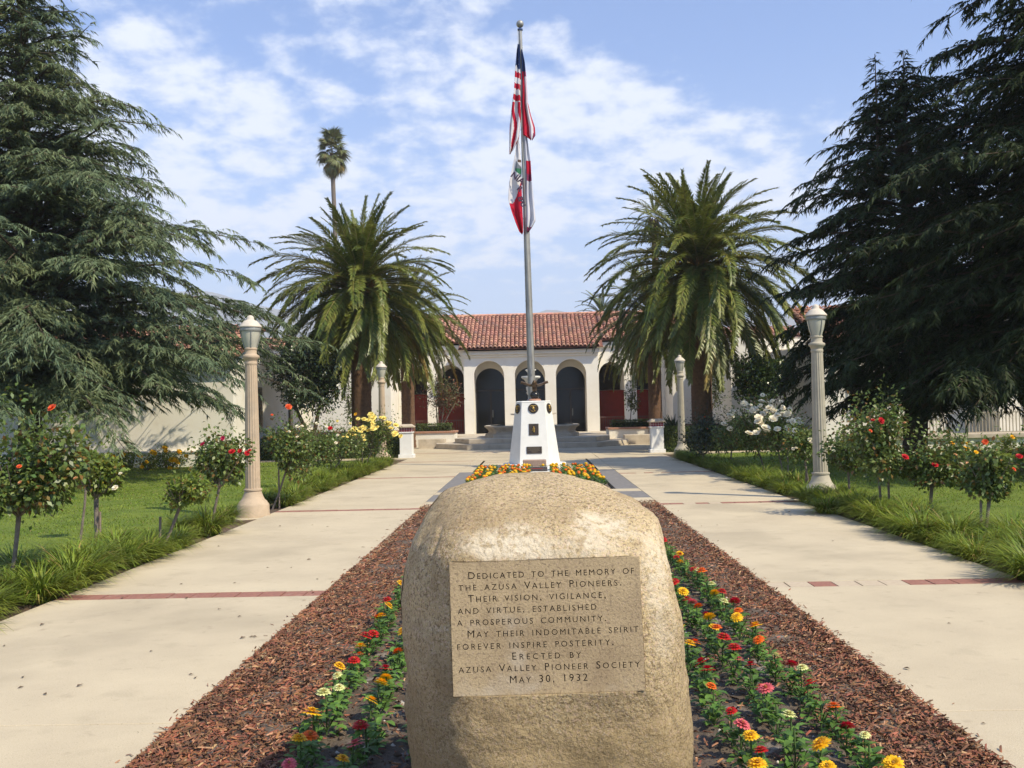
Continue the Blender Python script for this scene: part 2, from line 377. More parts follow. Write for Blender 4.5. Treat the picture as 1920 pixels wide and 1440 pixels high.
for x0, x1 in ((-4.3, 4.3),): slab(x0, -1.96, 31.43, 33.6); slab(2.05, x1, 31.43, 33.6)
o = B(); o.box(-16, 16, 37.41, 37.65, -.1, -.001); o.build('brick_course', M_brick, path)

# ------------------------------------------------------------------ flower beds
def bed(name, x0, x1, y0, y1, step):
    nx, ny = int((x1-x0)/step)+2, int((y1-y0)/step)+2
    xs = np.linspace(x0, x1, nx); yy = np.linspace(y0, y1, ny); V = []
    for x in xs:
        for y in yy:
            e = min(x-x0, x1-x, y-y0, y1-y)
            h = -.05+min(e*.25, .06)+.028*noise.fractal(Vector((x*2.3, y*2.3, 1)), 1, 2, 3)+.014*noise.noise(Vector((x*13, y*13, 4)))
            V.append((x, y, h))
    i = np.arange(nx*ny).reshape(nx, ny)
    Fa = np.stack([i[:-1, :-1], i[1:, :-1], i[1:, 1:], i[:-1, 1:]], -1).reshape(-1, 4)
    return link(name, npmesh(name, np.array(V), Fa, M_soil, smooth=True), kind='structure')
bed('flower_bed', BX0, BX1, 1.0, BY1, .05)
bed('flower_bed', CX0, CX1, CY0, CY1, .1)
def chips(n):   # bark slivers
    y = 2.2*(BY1/2.2)**rng.random(n); side = rng.random(n)
    x = np.where(side < .43, BX0+.0+np.abs(rng.normal(0, .33, n)), np.where(side < .93, BX1-np.abs(rng.normal(0, .26, n)), rng.uniform(BX0, BX1, n)))
    # dense margins of bark: left margin about .75 m wide, right margin .45 m wide, thin scatter between the rows
    xl = BX0-.03+rng.random(n)**1.15*.80; xr = BX1+.02-rng.random(n)**1.15*.62
    x = np.where(side < .50, xl, np.where(side < .86, xr, rng.uniform(BX0+.6, BX1-.4, n)))
    far = (y > 11) ; x = np.where(far & (rng.random(n) < .4), rng.uniform(BX0, BX1, n), x)
    ln = rng.gamma(3, .0078, n)+.010; ln = np.minimum(ln, .10); wd = np.minimum(ln*rng.uniform(.13, .36, n), .011); th = rng.uniform(.001, .0035, n)
    a = rng.random(n)*PI; tilt = rng.normal(0, .33, n)
    sp_ = rng.random(n) < .006; x = np.where(sp_ & (x < 0), BX0-rng.gamma(1.5, .035, n), np.where(sp_, BX1+rng.gamma(1.5, .035, n), x))
    z = np.where((x < BX0-.01) | (x > BX1+.01), .006, .012+rng.random(n)*.022)
    dx = np.stack([np.cos(a)*np.cos(tilt), np.sin(a)*np.cos(tilt), np.sin(tilt)], 1); up = unit(np.stack([rng.normal(0, .22, n), rng.normal(0, .22, n), np.ones(n)], 1))
    dy = unit(np.cross(up, dx)); up = np.cross(dx, dy); c = np.stack([x, y, z], 1)
    V = []
    for sx, sy, sz in ((-1, -1, 0), (1, -.7, 0), (.8, 1, 0), (-1, .8, 0), (-.8, -.7, 1), (.9, -.5, .8), (.6, .8, 1), (-.9, .6, .9)):
        V.append(c+dx*(ln*.5*sx)[:, None]+dy*(wd*.5*sy)[:, None]+up*(th*(sz*2-1))[:, None])
    V = np.stack(V, 1).reshape(-1, 3); base = (np.arange(n)*8)[:, None, None]
    Fa = (base+np.array([[4, 5, 6, 7], [0, 1, 5, 4], [1, 2, 6, 5]])[None]).reshape(-1, 4)
    link('bark_mulch', npmesh('bark_mulch', V, Fa, M_mulch), kind='stuff')
chips(72000)
# small pale pebbles and clods in the soil
n = 5000
y = 2.5*(14/2.5)**rng.random(n); x = rng.uniform(BX0+.6, BX1-.4, n); r = rng.gamma(2, .003, n)+.002
oct_ = np.array([[1, 0, 0], [-1, 0, 0], [0, 1, 0], [0, -1, 0], [0, 0, .8], [0, 0, -.8]])
V = (np.stack([x, y, np.full(n, .016)], 1)[:, None]+oct_[None]*r[:, None, None]*rng.uniform(.6, 1.4, (n, 1, 3))).reshape(-1, 3)
of = np.array([[0, 2, 4], [2, 1, 4], [1, 3, 4], [3, 0, 4], [2, 0, 5], [1, 2, 5], [3, 1, 5], [0, 3, 5]])
link('soil_clods', npmesh('soil_clods', V, (np.arange(n)[:, None, None]*6+of[None]).reshape(-1, 3), mat('clod', (.09, .06, .04), (.14, .10, .07), 5, .95, island=.12, col3=(.5, .45, .38))), kind='stuff')

# ------------------------------------------------------------------ memorial boulder
def interp(z, tab):
    zs = [t[0] for t in tab]; vs = [t[1] for t in tab]; return np.interp(z, zs, vs)
silL = [(778, 1440), (764, 1300), (752, 1180), (748, 1110), (756, 1060), (768, 1020), (790, 975), (812, 945), (838, 922), (868, 904), (910, 894)]
silR = [(1283, 1440), (1279, 1300), (1274, 1200), (1268, 1145), (1254, 1105), (1240, 1060), (1231, 1010), (1224, 960), (1196, 941), (1160, 927), (1110, 909), (1060, 899)]
YS = 3.72
tl = sorted([(P(x, y, YS).z, P(x, y, YS).x) for x, y in silL]); tr = sorted([(P(x, y, YS).z, P(x, y, YS).x) for x, y in silR])
ztop = 1.335
frontT = [(-.1, 3.30), (.3, 3.27), (.6, 3.285), (.9, 3.30), (1.08, 3.318), (1.14, 3.345), (1.19, 3.40), (1.24, 3.48), (1.29, 3.585), (1.315, 3.70), (1.33, 3.83), (1.335, 3.88)]
backT = [(-.1, 4.30), (.6, 4.28), (1.0, 4.2), (1.2, 4.12), (1.3, 4.05), (1.33, 3.95), (1.335, 3.92)]
def smoothinterp(z, tab):
    return (interp(z, tab)+interp(z-.02, tab)+interp(z+.02, tab)+interp(z-.04, tab)*.5+interp(z+.04, tab)*.5)/4
nt, nz = 420, 250
zr = np.concatenate([np.linspace(-.12, 1.2, 200), 1.2+(ztop-1.2)*np.sin(np.linspace(0, PI/2, 52)[1:-1])]); nz = len(zr)
th = np.linspace(0, 2*PI, nt, endpoint=False)
V = np.zeros((nz, nt, 3))
for i, z in enumerate(zr):
    a, c = smoothinterp(z, tl), smoothinterp(z, tr)
    if z > 1.285: s = math.sqrt(max(0, 1-((z-1.285)/(ztop+.004-1.285))**2)); m_ = -.02; a = m_+(a-m_)*(.25+.75*s); c = m_+(c-m_)*(.25+.75*s)
    f, bk = smoothinterp(z, frontT), smoothinterp(z, backT)
    ex = 4.6 if z < 1.1 else max(2.4, 4.6-(z-1.1)*12)
    ct, st = np.cos(th), np.sin(th)
    px = np.sign(ct)*np.abs(ct)**(2/ex); py = np.sign(st)*np.abs(st)**(2/ex)
    # left flank recedes more than the right one
    xx = (a+c)/2+px*(c-a)/2; yy = (f+bk)/2+py*(bk-f)/2
    yy += np.where(py < 0, np.clip((-xx-.22), 0, 1)**1.8*1.9, 0)
    V[i, :, 0] = xx; V[i, :, 1] = yy; V[i, :, 2] = z
# lumps, faceting, hairline creases (x, z polylines on the front)
CR = [[(-.33, 1.19), (-.36, 1.12), (-.385, 1.02), (-.395, .93)], [(-.345, .865), (-.31, .885), (-.27, .893)], [(.27, 1.28), (.29, 1.262)], [(.44, .60), (.47, .48), (.475, .36)], [(-.40, .78), (-.42, .62)]]
def crdist(x, z):
    best = 9.
    for pl in CR:
        for (x0, z0), (x1, z1) in zip(pl[:-1], pl[1:]):
            dx, dz_ = x1-x0, z1-z0; u = max(0, min(1, ((x-x0)*dx+(z-z0)*dz_)/(dx*dx+dz_*dz_)))
            best = min(best, math.hypot(x-x0-u*dx, z-z0-u*dz_))
    return best
PX0, PX1, PZ0, PZ1 = -.275, .362, .652, 1.095
for i in range(nz):
    for j in range(nt):
        x, y, z = V[i, j]
        inp = max(0, max(PX0-x, x-PX1, PZ0-z, z-PZ1)) if y < 3.45 else 1
        k = min(1, inp/.10+.06)
        q = Vector((x, y, z)); nrm = Vector((x-.05, (y-3.8)*.9, (z-.6)*.35)).normalized()
        d = .028*noise.fractal(q*2.6, 1, 2, 3)+.007*noise.noise(q*14)
        d -= .03*max(0, noise.noise(q*1.7+Vector((3, 1, 7)))-.25)
        d += .0022*noise.noise(q*42)*(.3+.7*k)
        if y < 3.62:
            cd = crdist(x, z)
            if cd < .03: d -= .006*math.exp(-(cd/.0075)**2)/max(k, .3)
        V[i, j] = (x+nrm.x*d*k, y+nrm.y*d*k, z+nrm.z*d*k*.6)
idx = np.arange(nz*nt).reshape(nz, nt); nx_ = np.roll(idx, -1, 1)
Fa = np.stack([idx[:-1], nx_[:-1], nx_[1:], idx[1:]], -1).reshape(-1, 4)
VV = np.concatenate([V.reshape(-1, 3), [[V[-1, :, 0].mean(), V[-1, :, 1].mean(), V[-1, :, 2].mean()+.001], [.05, 3.8, -.12]]])
cap = np.stack([idx[-1], nx_[-1], np.full(nt, nz*nt)], -1); cap2 = np.stack([nx_[0], idx[0], np.full(nt, nz*nt+1)], -1)
bme = npmesh('boulder', VV, [Fa, np.concatenate([cap, cap2])], [M_granite], smooth=True)
# granite: golden on top, with a bleached patch, browner and darker towards the bottom
t = M_granite.node_tree; p = [n for n in t.nodes if n.type == 'BSDF_PRINCIPLED'][0]; c0 = p.inputs['Base Color'].links[0].from_socket
tc = [n for n in t.nodes if n.type == 'TEX_COORD'][0]; sp = nn(t, 'ShaderNodeSeparateXYZ'); t.links.new(tc.outputs['Object'], sp.inputs[0])
nz_ = nn(t, 'ShaderNodeTexNoise', i_Scale=5.0, i_Detail=6, i_Roughness=.6); t.links.new(tc.outputs['Object'], nz_.inputs['Vector'])
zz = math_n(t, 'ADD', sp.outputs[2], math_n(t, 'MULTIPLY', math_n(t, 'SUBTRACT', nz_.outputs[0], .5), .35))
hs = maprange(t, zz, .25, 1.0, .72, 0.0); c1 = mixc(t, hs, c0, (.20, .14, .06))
nw = nn(t, 'ShaderNodeTexNoise', i_Scale=30.0, i_Detail=5, i_Roughness=.7); t.links.new(tc.outputs['Object'], nw.inputs['Vector'])
def blob(cx, cz, rx, rz, amt):
    dx_ = math_n(t, 'DIVIDE', math_n(t, 'SUBTRACT', sp.outputs[0], cx), rx); dz_ = math_n(t, 'DIVIDE', math_n(t, 'SUBTRACT', sp.outputs[2], cz), rz)
    r2 = math_n(t, 'ADD', math_n(t, 'MULTIPLY', dx_, dx_), math_n(t, 'MULTIPLY', dz_, dz_))
    r2 = math_n(t, 'ADD', r2, math_n(t, 'MULTIPLY', math_n(t, 'SUBTRACT', nz_.outputs[0], .5), 3.0))
    return math_n(t, 'MULTIPLY', maprange(t, r2, 0.0, 1.1, amt, 0), maprange(t, nw.outputs[0], .38, .55, .15, 1))
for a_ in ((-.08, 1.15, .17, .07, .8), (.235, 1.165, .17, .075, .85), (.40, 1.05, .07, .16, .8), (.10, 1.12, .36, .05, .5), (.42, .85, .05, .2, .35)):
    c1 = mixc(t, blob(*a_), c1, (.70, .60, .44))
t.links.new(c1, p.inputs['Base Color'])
def from_curve(body, size, small=.8, extrude=.004, sp_=1.0, ws=1.0, off=0.0):
    cu = bpy.data.curves.new('text', 'FONT'); cu.body = body; cu.size = size; cu.extrude = extrude
    cu.small_caps_scale = small; cu.resolution_u = 3; cu.offset = off; cu.space_character = sp_; cu.space_word = ws
    for i, ch in enumerate(body): cu.body_format[i].use_small_caps = True
    o = bpy.data.objects.new('text', cu); C.objects.link(o); bpy.context.view_layer.update()
    dg = bpy.context.evaluated_depsgraph_get(); me = bpy.data.meshes.new_from_object(o.evaluated_get(dg))
    bpy.data.objects.remove(o); bpy.data.curves.remove(cu); return me
def mesh_co(me):
    a = np.zeros(len(me.vertices)*3, np.float32); me.vertices.foreach_get('co', a); return a.reshape(-1, 3)
LINES = [("Dedicated to the memory of", 882, 1192, 1083), ("the azusa Valley Pioneers.", 863, 1167, 1104), ("Their vision, vigilance,", 880, 1137, 1125.5),
         ("and virtue, established", 860, 1119, 1147), ("a prosperous community.", 858, 1136, 1168.5), ("May their indomitable spirit", 877, 1195, 1190.5),
         ("forever inspire posterity.", 857, 1148, 1212.5), ("Erected by", 959, 1087, 1233.5), ("azusa Valley Pioneer Society", 858, 1195, 1254.5), ("May 30, 1932", 953, 1097, 1276)]
pl0 = P(1025, 1174.5, 3.31); mpp = 3.31/F
TILT = math.atan2(.024, .44)
# plane of the inscription: local x right, local z up, tilted back a little
PM = Matrix.Translation(pl0) @ Matrix.Rotation(-TILT, 4, 'X') @ Matrix.Rotation(-R(.9), 4, 'Y')
cutV = []; cutF = []; base = 0
for body, xa, xb, yb in LINES:
    size = .0345
    m1 = from_curve(body, size, ws=1.5); w1 = np.ptp(mesh_co(m1)[:, 0]); m2 = from_curve(body, size, sp_=1.2, ws=1.5); w2 = np.ptp(mesh_co(m2)[:, 0])
    tgt = (xb-xa)*mpp; sp_ = 1+.2*(tgt-w1)/max(1e-6, w2-w1); sp_ = max(.85, min(1.6, sp_))
    m3 = from_curve(body, size, sp_=sp_, ws=1.5); co = mesh_co(m3); x0 = co[:, 0].min(); wdt = np.ptp(co[:, 0])
    co[:, 0] = (co[:, 0]-x0)*tgt/wdt+(xa-1025)*mpp; ym = -(yb-1174.5)*mpp
    V3 = np.stack([co[:, 0], co[:, 2], co[:, 1]*1.0+ym], 1)
    cutV.append(V3)
    for pg in m3.polygons: cutF.append(tuple(v+base for v in pg.vertices))
    base += len(V3)
cme = bpy.data.meshes.new('cut'); cme.from_pydata(np.concatenate(cutV).tolist(), [], cutF); cme.materials.append(M_groove)
bm = bmesh.new(); bm.from_mesh(cme); bmesh.ops.remove_doubles(bm, verts=bm.verts, dist=1e-6); bmesh.ops.recalc_face_normals(bm, faces=bm.faces); bm.to_mesh(cme); bm.free()
cut = link('cut', cme)
pw, ph = (1203-847)/2*mpp, (1297-1052)/2*mpp
b = B(); b.box(-pw, pw, 0, .03, -ph, ph); plate = b.build('inscription_panel', [M_gpanel, M_groove])
def apply_bool(o, cutter, mode='TRANSFER'):
    md = o.modifiers.new('b', 'BOOLEAN'); md.operation = 'DIFFERENCE'; md.object = cutter; md.solver = 'EXACT'; md.material_mode = mode
    bpy.context.view_layer.update(); dg = bpy.context.evaluated_depsgraph_get()
    me = bpy.data.meshes.new_from_object(o.evaluated_get(dg)); o.modifiers.clear(); o.data = me
apply_bool(plate, cut)
b = B(); b.box(-pw-.001, pw+.001, -.2, .028, -ph-.001, ph+.001); hole = b.build('hole', M_granite); hole.matrix_world = PM
boulder = link('memorial_boulder', bme)
apply_bool(boulder, hole)
for o in (cut, hole): bpy.data.objects.remove(o)
tag(boulder, 'large golden granite boulder carved with a dedication to the valley pioneers', 'boulder')
plate.parent = boulder; plate.matrix_parent_inverse = Matrix(); plate.matrix_basis = PM
plate['label'] = 'smooth recessed panel with engraved dedication lettering'

# ------------------------------------------------------------------ fluted lamp posts
def lamp_proto(ms, label):
    r = thing('street_lamp', label, 'street lamp', group='fluted lamp posts along the walk')
    b = B(); b.lathe([(.27, 0), (.27, .05), (.262, .07), (.262, .20), (.25, .22), (.235, .24)], 32)
    b.build('plinth', ms, r, True)
    b = B(); b.lathe([(.235, .24), (.225, .26), (.19, .29), (.165, .34), (.145, .40), (.135, .43), (.15, .44), (.15, .465), (.128, .475)], 32)
    b.build('flared_base', ms, r, True)
    fl = 16
    def flute(rr, z, a): return rr*(1-.085*max(0, math.cos(fl*a))**.6)
    b = B(); b.lathe([(.122, .47), (.120, .8), (.115, 1.3), (.108, 1.8), (.100, 2.3), (.096, 2.52)], 128, fn=flute)
    b.build('fluted_shaft', ms, r, True, angle=60)
    b = B(); b.lathe([(.098, 2.515), (.104, 2.53), (.104, 2.555), (.096, 2.57), (.112, 2.61), (.135, 2.63), (.14, 2.65), (.135, 2.67), (.105, 2.685), (.095, 2.70), (.095, 2.76), (.105, 2.77), (.105, 2.79), (.09, 2.80)], 32)
    b.build('collar', ms, r, True)
    b = B(); b.lathe([(.092, 2.80), (.10, 2.83), (.125, 2.91), (.145, 3.0), (.155, 3.08), (.158, 3.145), (.05, 3.15)], 24)
    b.build('glass_globe', M_glassw, r, True)
    b = B(); b.lathe([(.166, 3.07), (.170, 3.075), (.170, 3.125), (.166, 3.13)], 32, cap=False); b.lathe([(.161, 3.13), (.161, 3.07)], 32, cap=False)
    b.build('band', M_lampmet, r, True)
    for k in range(4):
        a = PI/4+k*PI/2+.5
        b = B(); b.tube([(rr*math.cos(a), rr*math.sin(a), z) for rr, z in ((.094, 2.79), (.108, 2.83), (.132, 2.91), (.151, 3.0), (.161, 3.08), (.164, 3.14))], .007, 6)
        b.build('rib', M_lampmet, r)
    b = B(); b.lathe([(.182, 3.135), (.186, 3.15), (.178, 3.165), (.15, 3.195), (.125, 3.225), (.105, 3.245), (.07, 3.26), (.062, 3.275), (.06, 3.30), (.045, 3.325), (.015, 3.34), (.001, 3.342)], 32)
    b.build('cap', M_lampcap, r, True)
    return r
lp = lamp_proto(M_lampst, 'pinkish fluted lamp post beside the left walk, nearest the camera')
lamps = [lp, lamp_proto(M_lampst2, 'grey fluted lamp post by the right walk, in front of the dark cedar'), copy_tree(lp), None]
lamps[3] = copy_tree(lamps[1])
tag(lamps[2], 'fluted lamp post behind yellow roses, beneath the left date palm', 'street lamp')
tag(lamps[3], 'fluted lamp post standing beside the right brick-capped gate pier', 'street lamp')
for o, (px, py), h in zip(lamps, ((475, 966), (1540, 934), (718, 866), (1279, 853)), (.97, .985, .985, .985)):
    g = G(px, py); o.location = (g.x, g.y, -.03); o.scale = (h, h, h)
    o.rotation_euler = (0, 0, random.random())
    if o in lamps[:2]:
        b = B(); b.box(-.36, .36, -.36, .36, -.1, .012); b.build('footing', M_conc, o, bevel=.01)

# ------------------------------------------------------------------ pedestal, flagpole, eagle
PY = 27.2; pc = Vector((.0, PY, 0))
def octo(hw, ch, hd=None):
    hd = hd or hw
    return [(-hw+ch, -hd), (hw-ch, -hd), (hw, -hd+ch*1.7), (hw, hd-ch*1.7), (hw-ch, hd), (-hw+ch, hd), (-hw, hd-ch*1.7), (-hw, -hd+ch*1.7)]
ped = thing('monument_pedestal', 'white tapering eight-sided pedestal with bronze plaques under the flagpole', 'pedestal', pc)
b = B(); b.prism(octo(.86, .36), -.05, .13); b.build('plinth', M_wallw, ped, bevel=.01)
b = B(); b.prism(octo(.70, .30), .13, 1.93, top=octo(.475, .16)); b.prism(octo(.49, .165), 1.93, 1.96, top=octo(.45, .16)); b.build('body', M_wallw, ped, bevel=.012)
fs = (.70-.475)/1.8    # slope of the faces
def face_y(z): return -(.70-fs*(z-.13))
def relief(parent, cx, cz, kind, fn, rz=0, s=1.0):
    """bronze plaque laid against a sloping face; local x across, local y out, z up"""
    pass
def disc(name, r, y0, y1, m, parent, n=32):
    b = B(); V = [(r*math.cos(2*PI*i/n), y, r*math.sin(2*PI*i/n)) for y in (y0, y1) for i in range(n)]
    b.add(V, [tuple(range(n)), tuple(range(n, 2*n))[::-1]]+[(i, (i+1) % n, n+(i+1) % n, n+i) for i in range(n)])
    return b.build(name, m, parent, bevel=.003)
tilt = math.atan(fs)
def medallion(loc, rz, sx=1.0):
    o = disc('medallion', .105, -.022, .02, M_bronze, ped); o.location = loc; o.rotation_euler = (-tilt, 0, rz); o.scale = (sx*1.33, 1, 1.38)
    b = B()
    n = 28; ro, ri = .096, .086   # rim
    V = [(r_*math.cos(2*PI*i/n), y, r_*math.sin(2*PI*i/n)) for y, r_ in ((-.022, ro), (-.03, ro), (-.03, ri), (-.022, ri)) for i in range(n)]
    b.add(V, [(k*n+i, k*n+(i+1) % n, (k+1)*n+(i+1) % n, (k+1)*n+i) for k in range(3) for i in range(n)]); b.build('rim', M_bronze, o)
    b = B()       # emblem: small spread bird over a globe and anchor
    b.lathe([(.001, -.03), (.022, -.022), (.03, 0), (.022, .022), (.001, .03)], 12, cy=-.028)
    for s in (-1, 1):
        b.tube([(0, -.03, .035), (s*.03, -.034, .055), (s*.055, -.032, .05), (s*.06, -.028, .03)], [.010, .012, .010, .004], 6)
        b.tube([(s*.045, -.03, -.045), (s*.03, -.032, -.06), (0, -.032, -.066)], [.004, .007, .006], 6)
    b.tube([(0, -.034, .02), (0, -.038, .045), (.008, -.038, .06)], [.012, .012, .007], 6); b.tube([(-.035, -.032, .03), (.035, -.032, -.062)], .005, 5)
    b.build('emblem', M_gold, o, True); return o
medallion((0, face_y(1.74)+.002, 1.74), 0)
xs_ = .475-.08+.02
medallion((-.418, -.350, 1.74), -R(59), .82); medallion((.418, -.350, 1.74), R(59), .82)
def plaque(w_, h_, z, gold=None):
    b = B(); b.box(-w_/2, w_/2, -.02, .02, -h_/2, h_/2); o = b.build('plaque', M_bronze, ped, bevel=.004)
    o.location = (0, face_y(z), z); o.rotation_euler = (-tilt, 0, 0)
    b = B(); e = .012
    for x0, x1, z0, z1 in ((-w_/2+e, w_/2-e, h_/2-2*e, h_/2-e), (-w_/2+e, w_/2-e, -h_/2+e, -h_/2+2*e), (-w_/2+e, -w_/2+2*e, -h_/2+2*e, h_/2-2*e), (w_/2-2*e, w_/2-e, -h_/2+2*e, h_/2-2*e)):
        b.box(x0, x1, -.026, -.019, z0, z1)
    b.build('border', mat('bronze_edge', (.11, .08, .055), rough=.4, metal=.5), o); return o
q = plaque(.26, .33, 1.13)
b = B()     # standing figure in relief
b.tube([(0, -.028, -.085), (.01, -.03, -.03), (.004, -.034, .03), (.0, -.034, .06)], [.02, .026, .02, .012], 8)
b.lathe([(.001, .062), (.014, .07), (.016, .082), (.001, .096)], 8, cy=-.03)
b.tube([(.0, -.034, .045), (.03, -.034, .02), (.02, -.034, -.01)], .008, 6); b.tube([(-.005, -.034, .045), (-.035, -.034, .01), (-.04, -.034, -.05)], .008, 6)
b.build('figure', M_gold, q, True)
q = plaque(.41, .20, .535)
b = B()
for i, (a, c) in enumerate(((-.15, .15), (-.16, .155), (-.12, .12), (-.16, .16), (-.09, .09), (-.06, .06))):
    x = a; z = .068-i*.026
    while x < c:
        l_ = random.uniform(.018, .045); b.box(x, min(x+l_, c), -.0235, -.018, z-.006, z+.006); x += l_+.009
b.build('raised_lines', mat('worn_bronze', (.22, .17, .10), rough=.4, metal=.6), q)
for s in (-1, 1):
    b = B(); b.tube([(s*.47, 0, 1.57), (s*.62, -.02, 1.58)], [.03, .018], 8); b.box(s*.60-.03, s*.60+.03, -.05, .02, 1.565, 1.60); b.build('bracket', M_stone, ped)
ped.scale = (1, 1, .93)
# eagle on a ball in front of the pole
eg = thing('eagle_statue', 'bronze eagle with raised wings perched on a ball atop the white pedestal', 'statue', pc+Vector((.045, -.20, 1.823)))
b = B(); b.lathe([(.17, 0), (.17, .03), (.15, .05), (.13, .055)], 24); b.build('base', M_terra, eg, True)
b = B(); b.lathe([(.13*math.cos(a), .15+.12*math.sin(a)) for a in np.linspace(-1.2, 1.5, 12)], 24); b.build('ball', mat('ball_dark', (.03, .03, .03), rough=.2, metal=.4), eg, True)
b = B(); b.tube([(0, .12, .33), (0, .05, .38), (0, -.02, .44), (0, -.08, .50), (0, -.12, .53), (0, -.17, .515), (0, -.20, .49)], [.03, .065, .08, .06, .04, .028, .006], 12)
b.tube([(0, .10, .36), (0, .2, .30), (0, .28, .27)], [.04, .05, .06], 8); b.build('body', M_eagle, eg, True)
for s in (-1, 1):
    b = B(); b.tube([(s*.04, 0, .40), (s*.045, -.01, .33), (s*.04, -.03, .27)], [.035, .022, .016], 8); b.build('leg', M_eagle, eg, True)
    # wing: thin cambered slab with separate primary feathers
    b = B(); pts = [(s*.04, .44, 0, .09), (s*.11, .435, .02, .11), (s*.19, .455, .03, .11), (s*.26, .49, .03, .09), (s*.33, .51, .02, .06), (s*.37, .515, .0, .03)]
    top = []; 
    for x, z, yo, chd in pts: top += [(x, yo-chd, z+.012), (x, yo-chd*.3, z+.03), (x, yo+chd, z-.03)]
    n = len(top); bot = [(x, y, z-.014) for x, y, z in top]
    Fs = []
    for i in range(len(pts)-1):
        for j in range(2):
            a_ = i*3+j; Fs += [(a_, a_+1, a_+4, a_+3), (n+a_, n+a_+3, n+a_+4, n+a_+1)]
        Fs += [(i*3, i*3+3, n+i*3+3, n+i*3), (i*3+2, n+i*3+2, n+i*3+5, i*3+5)]
    Fs += [(0, n, n+1, 1), (1, n+1, n+2, 2), (n-3, n-2, 2*n-2, 2*n-3), (n-2, n-1, 2*n-1, 2*n-2)]
    b.add(top+bot, Fs)
    wg = b.build('wing', M_eagle, eg, True)
    for k in range(9):
        u = .1+.1*k; x = s*(.06+.30*u); b = B()
        b.tube([(x, .05, .44+.07*u), (x+s*.02*(1+2*u), .15-.05*u, .41+.085*u)], [.018, .006], 5); b.build('feather', M_eagle, wg)
# flagpole
fp = thing('flagpole', 'tall tapered metal flagpole rising behind the bronze eagle', 'flagpole', pc+Vector((-.03, .18, 0)))
ztp = 12.2; leanx = -.10
def polex(z): return leanx*(z-1.9)/(ztp-1.9)
b = B(); zs = np.linspace(1.7, ztp, 24); b.tube([(polex(z), 0, z) for z in zs], [.105-.055*(max(0, z-1.9)/(ztp-1.9))**1.3 for z in zs], 24); b.build('pole', M_pole, fp, True)
b = B(); b.lathe([(.15, 1.80), (.15, 1.84), (.12, 1.87), (.115, 1.89)], 24); b.build('base_collar', M_pole, fp, True)
for z in (4.6, 6.9, 9.4):
    b = B(); b.lathe([(.112-.055*((z-1.9)/(ztp-1.9))**1.3, z), (.112-.055*((z-1.9)/(ztp-1.9))**1.3, z+.02)], 24, cx=polex(z)); b.build('joint_ring', M_pole, fp)
b = B(); b.lathe([(.05, ztp), (.075, ztp+.01), (.075, ztp+.05), (.02, ztp+.07), (.02, ztp+.1)], 16, cx=leanx); b.build('truck', mat('blue_cap', (.03, .06, .16), rough=.4), fp, True)
b = B(); b.lathe([(max(.001, .105*math.cos(a)), ztp+.19+.105*math.sin(a)) for a in np.linspace(-PI/2, PI/2, 14)], 24, cx=leanx, cap=False); b.build('ball_finial', M_pole, fp, True)
b = B(); b.tube([(leanx-.07, -.09, ztp), (-.06, -.12, 7), (.07, -.14, 2.6)], .006, 4); b.build('halyard', mat('rope', (.5, .48, .42)), fp)
b = B(); b.box(-.02, .02, -.15, -.1, 2.55, 2.72); b.build('cleat', M_pole, fp)

# ------------------------------------------------------------------ flags: limp cloth hanging down both sides of the pole
def drape(name, parent, outline, colour, folds, ns=30, ntt=110, depth=.07, ybase=-.10):
    """outline: rows (py, x_inner_px, x_outer_px); cloth between them, folded in depth; colour(s, t) -> rgb"""
    ys_ = [r_[0] for r_ in outline]; V = []; cols = []
    for i in range(ntt):
        t_ = i/(ntt-1); py = ys_[0]+(ys_[-1]-ys_[0])*t_
        xi = np.interp(py, ys_, [r_[1] for r_ in outline]); xo = np.interp(py, ys_, [r_[2] for r_ in outline])
        for j in range(ns):
            s = j/(ns-1); g = P(xi+(xo-xi)*s, py, PY+.18)
            dpt = depth*math.sin(s*folds*PI+t_*3.0+.6)*(.3+.7*t_)+.02*math.sin(s*9+t_*17)
            V.append((g.x, g.y+ybase+dpt, g.z))
    for i in range(ntt-1):
        for j in range(ns-1): cols.append(colour((j+.5)/(ns-1), (i+.5)/(ntt-1)))
    idx = np.arange(ns*ntt).reshape(ntt, ns)
    Fa = np.stack([idx[:-1, :-1], idx[:-1, 1:], idx[1:, 1:], idx[1:, :-1]], -1).reshape(-1, 4)
    me = npmesh(name, np.array(V)-np.array(parent.location), Fa, M_flag, smooth=True)
    a = me.color_attributes.new('col', 'FLOAT_COLOR', 'CORNER')
    a.data.foreach_set('color', np.repeat(np.c_[np.array(cols), np.ones(len(cols))], 4, 0).astype(np.float32).ravel())
    o = link(name, me, parent); md = o.modifiers.new('s', 'SOLIDIFY'); md.thickness = .004; return o
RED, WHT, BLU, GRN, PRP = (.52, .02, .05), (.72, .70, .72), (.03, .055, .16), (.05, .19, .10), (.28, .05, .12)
us = thing('american_flag', 'limp red, white and blue striped national flag, uppermost on the pole', 'flag', pc+Vector((0, .18, 9.5)))
star = [(.5, .14), (.35, .19), (.62, .09), (.3, .24), (.55, .23)]
def us_left(s, t):
    if t < .215+.02*math.sin(s*6):
        for a_, b_ in star:
            if (s-a_)**2*.3+(t-b_)**2 < .00009: return (.8, .8, .82)
        return BLU
    if t < .53: return (WHT, RED)[int((t-.215+s*.02)/.052) % 2]
    q_ = s*3.1+math.sin(t*19)*.42+(t-.53)*3.2
    return (RED, WHT)[int(q_+6) % 2]
def us_right(s, t):
    if t < .25: return BLU
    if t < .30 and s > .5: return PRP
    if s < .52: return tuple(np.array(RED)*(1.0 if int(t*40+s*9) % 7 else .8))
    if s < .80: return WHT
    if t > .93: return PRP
    return RED if s > .86 and t > .6 else (.66, .55, .60)
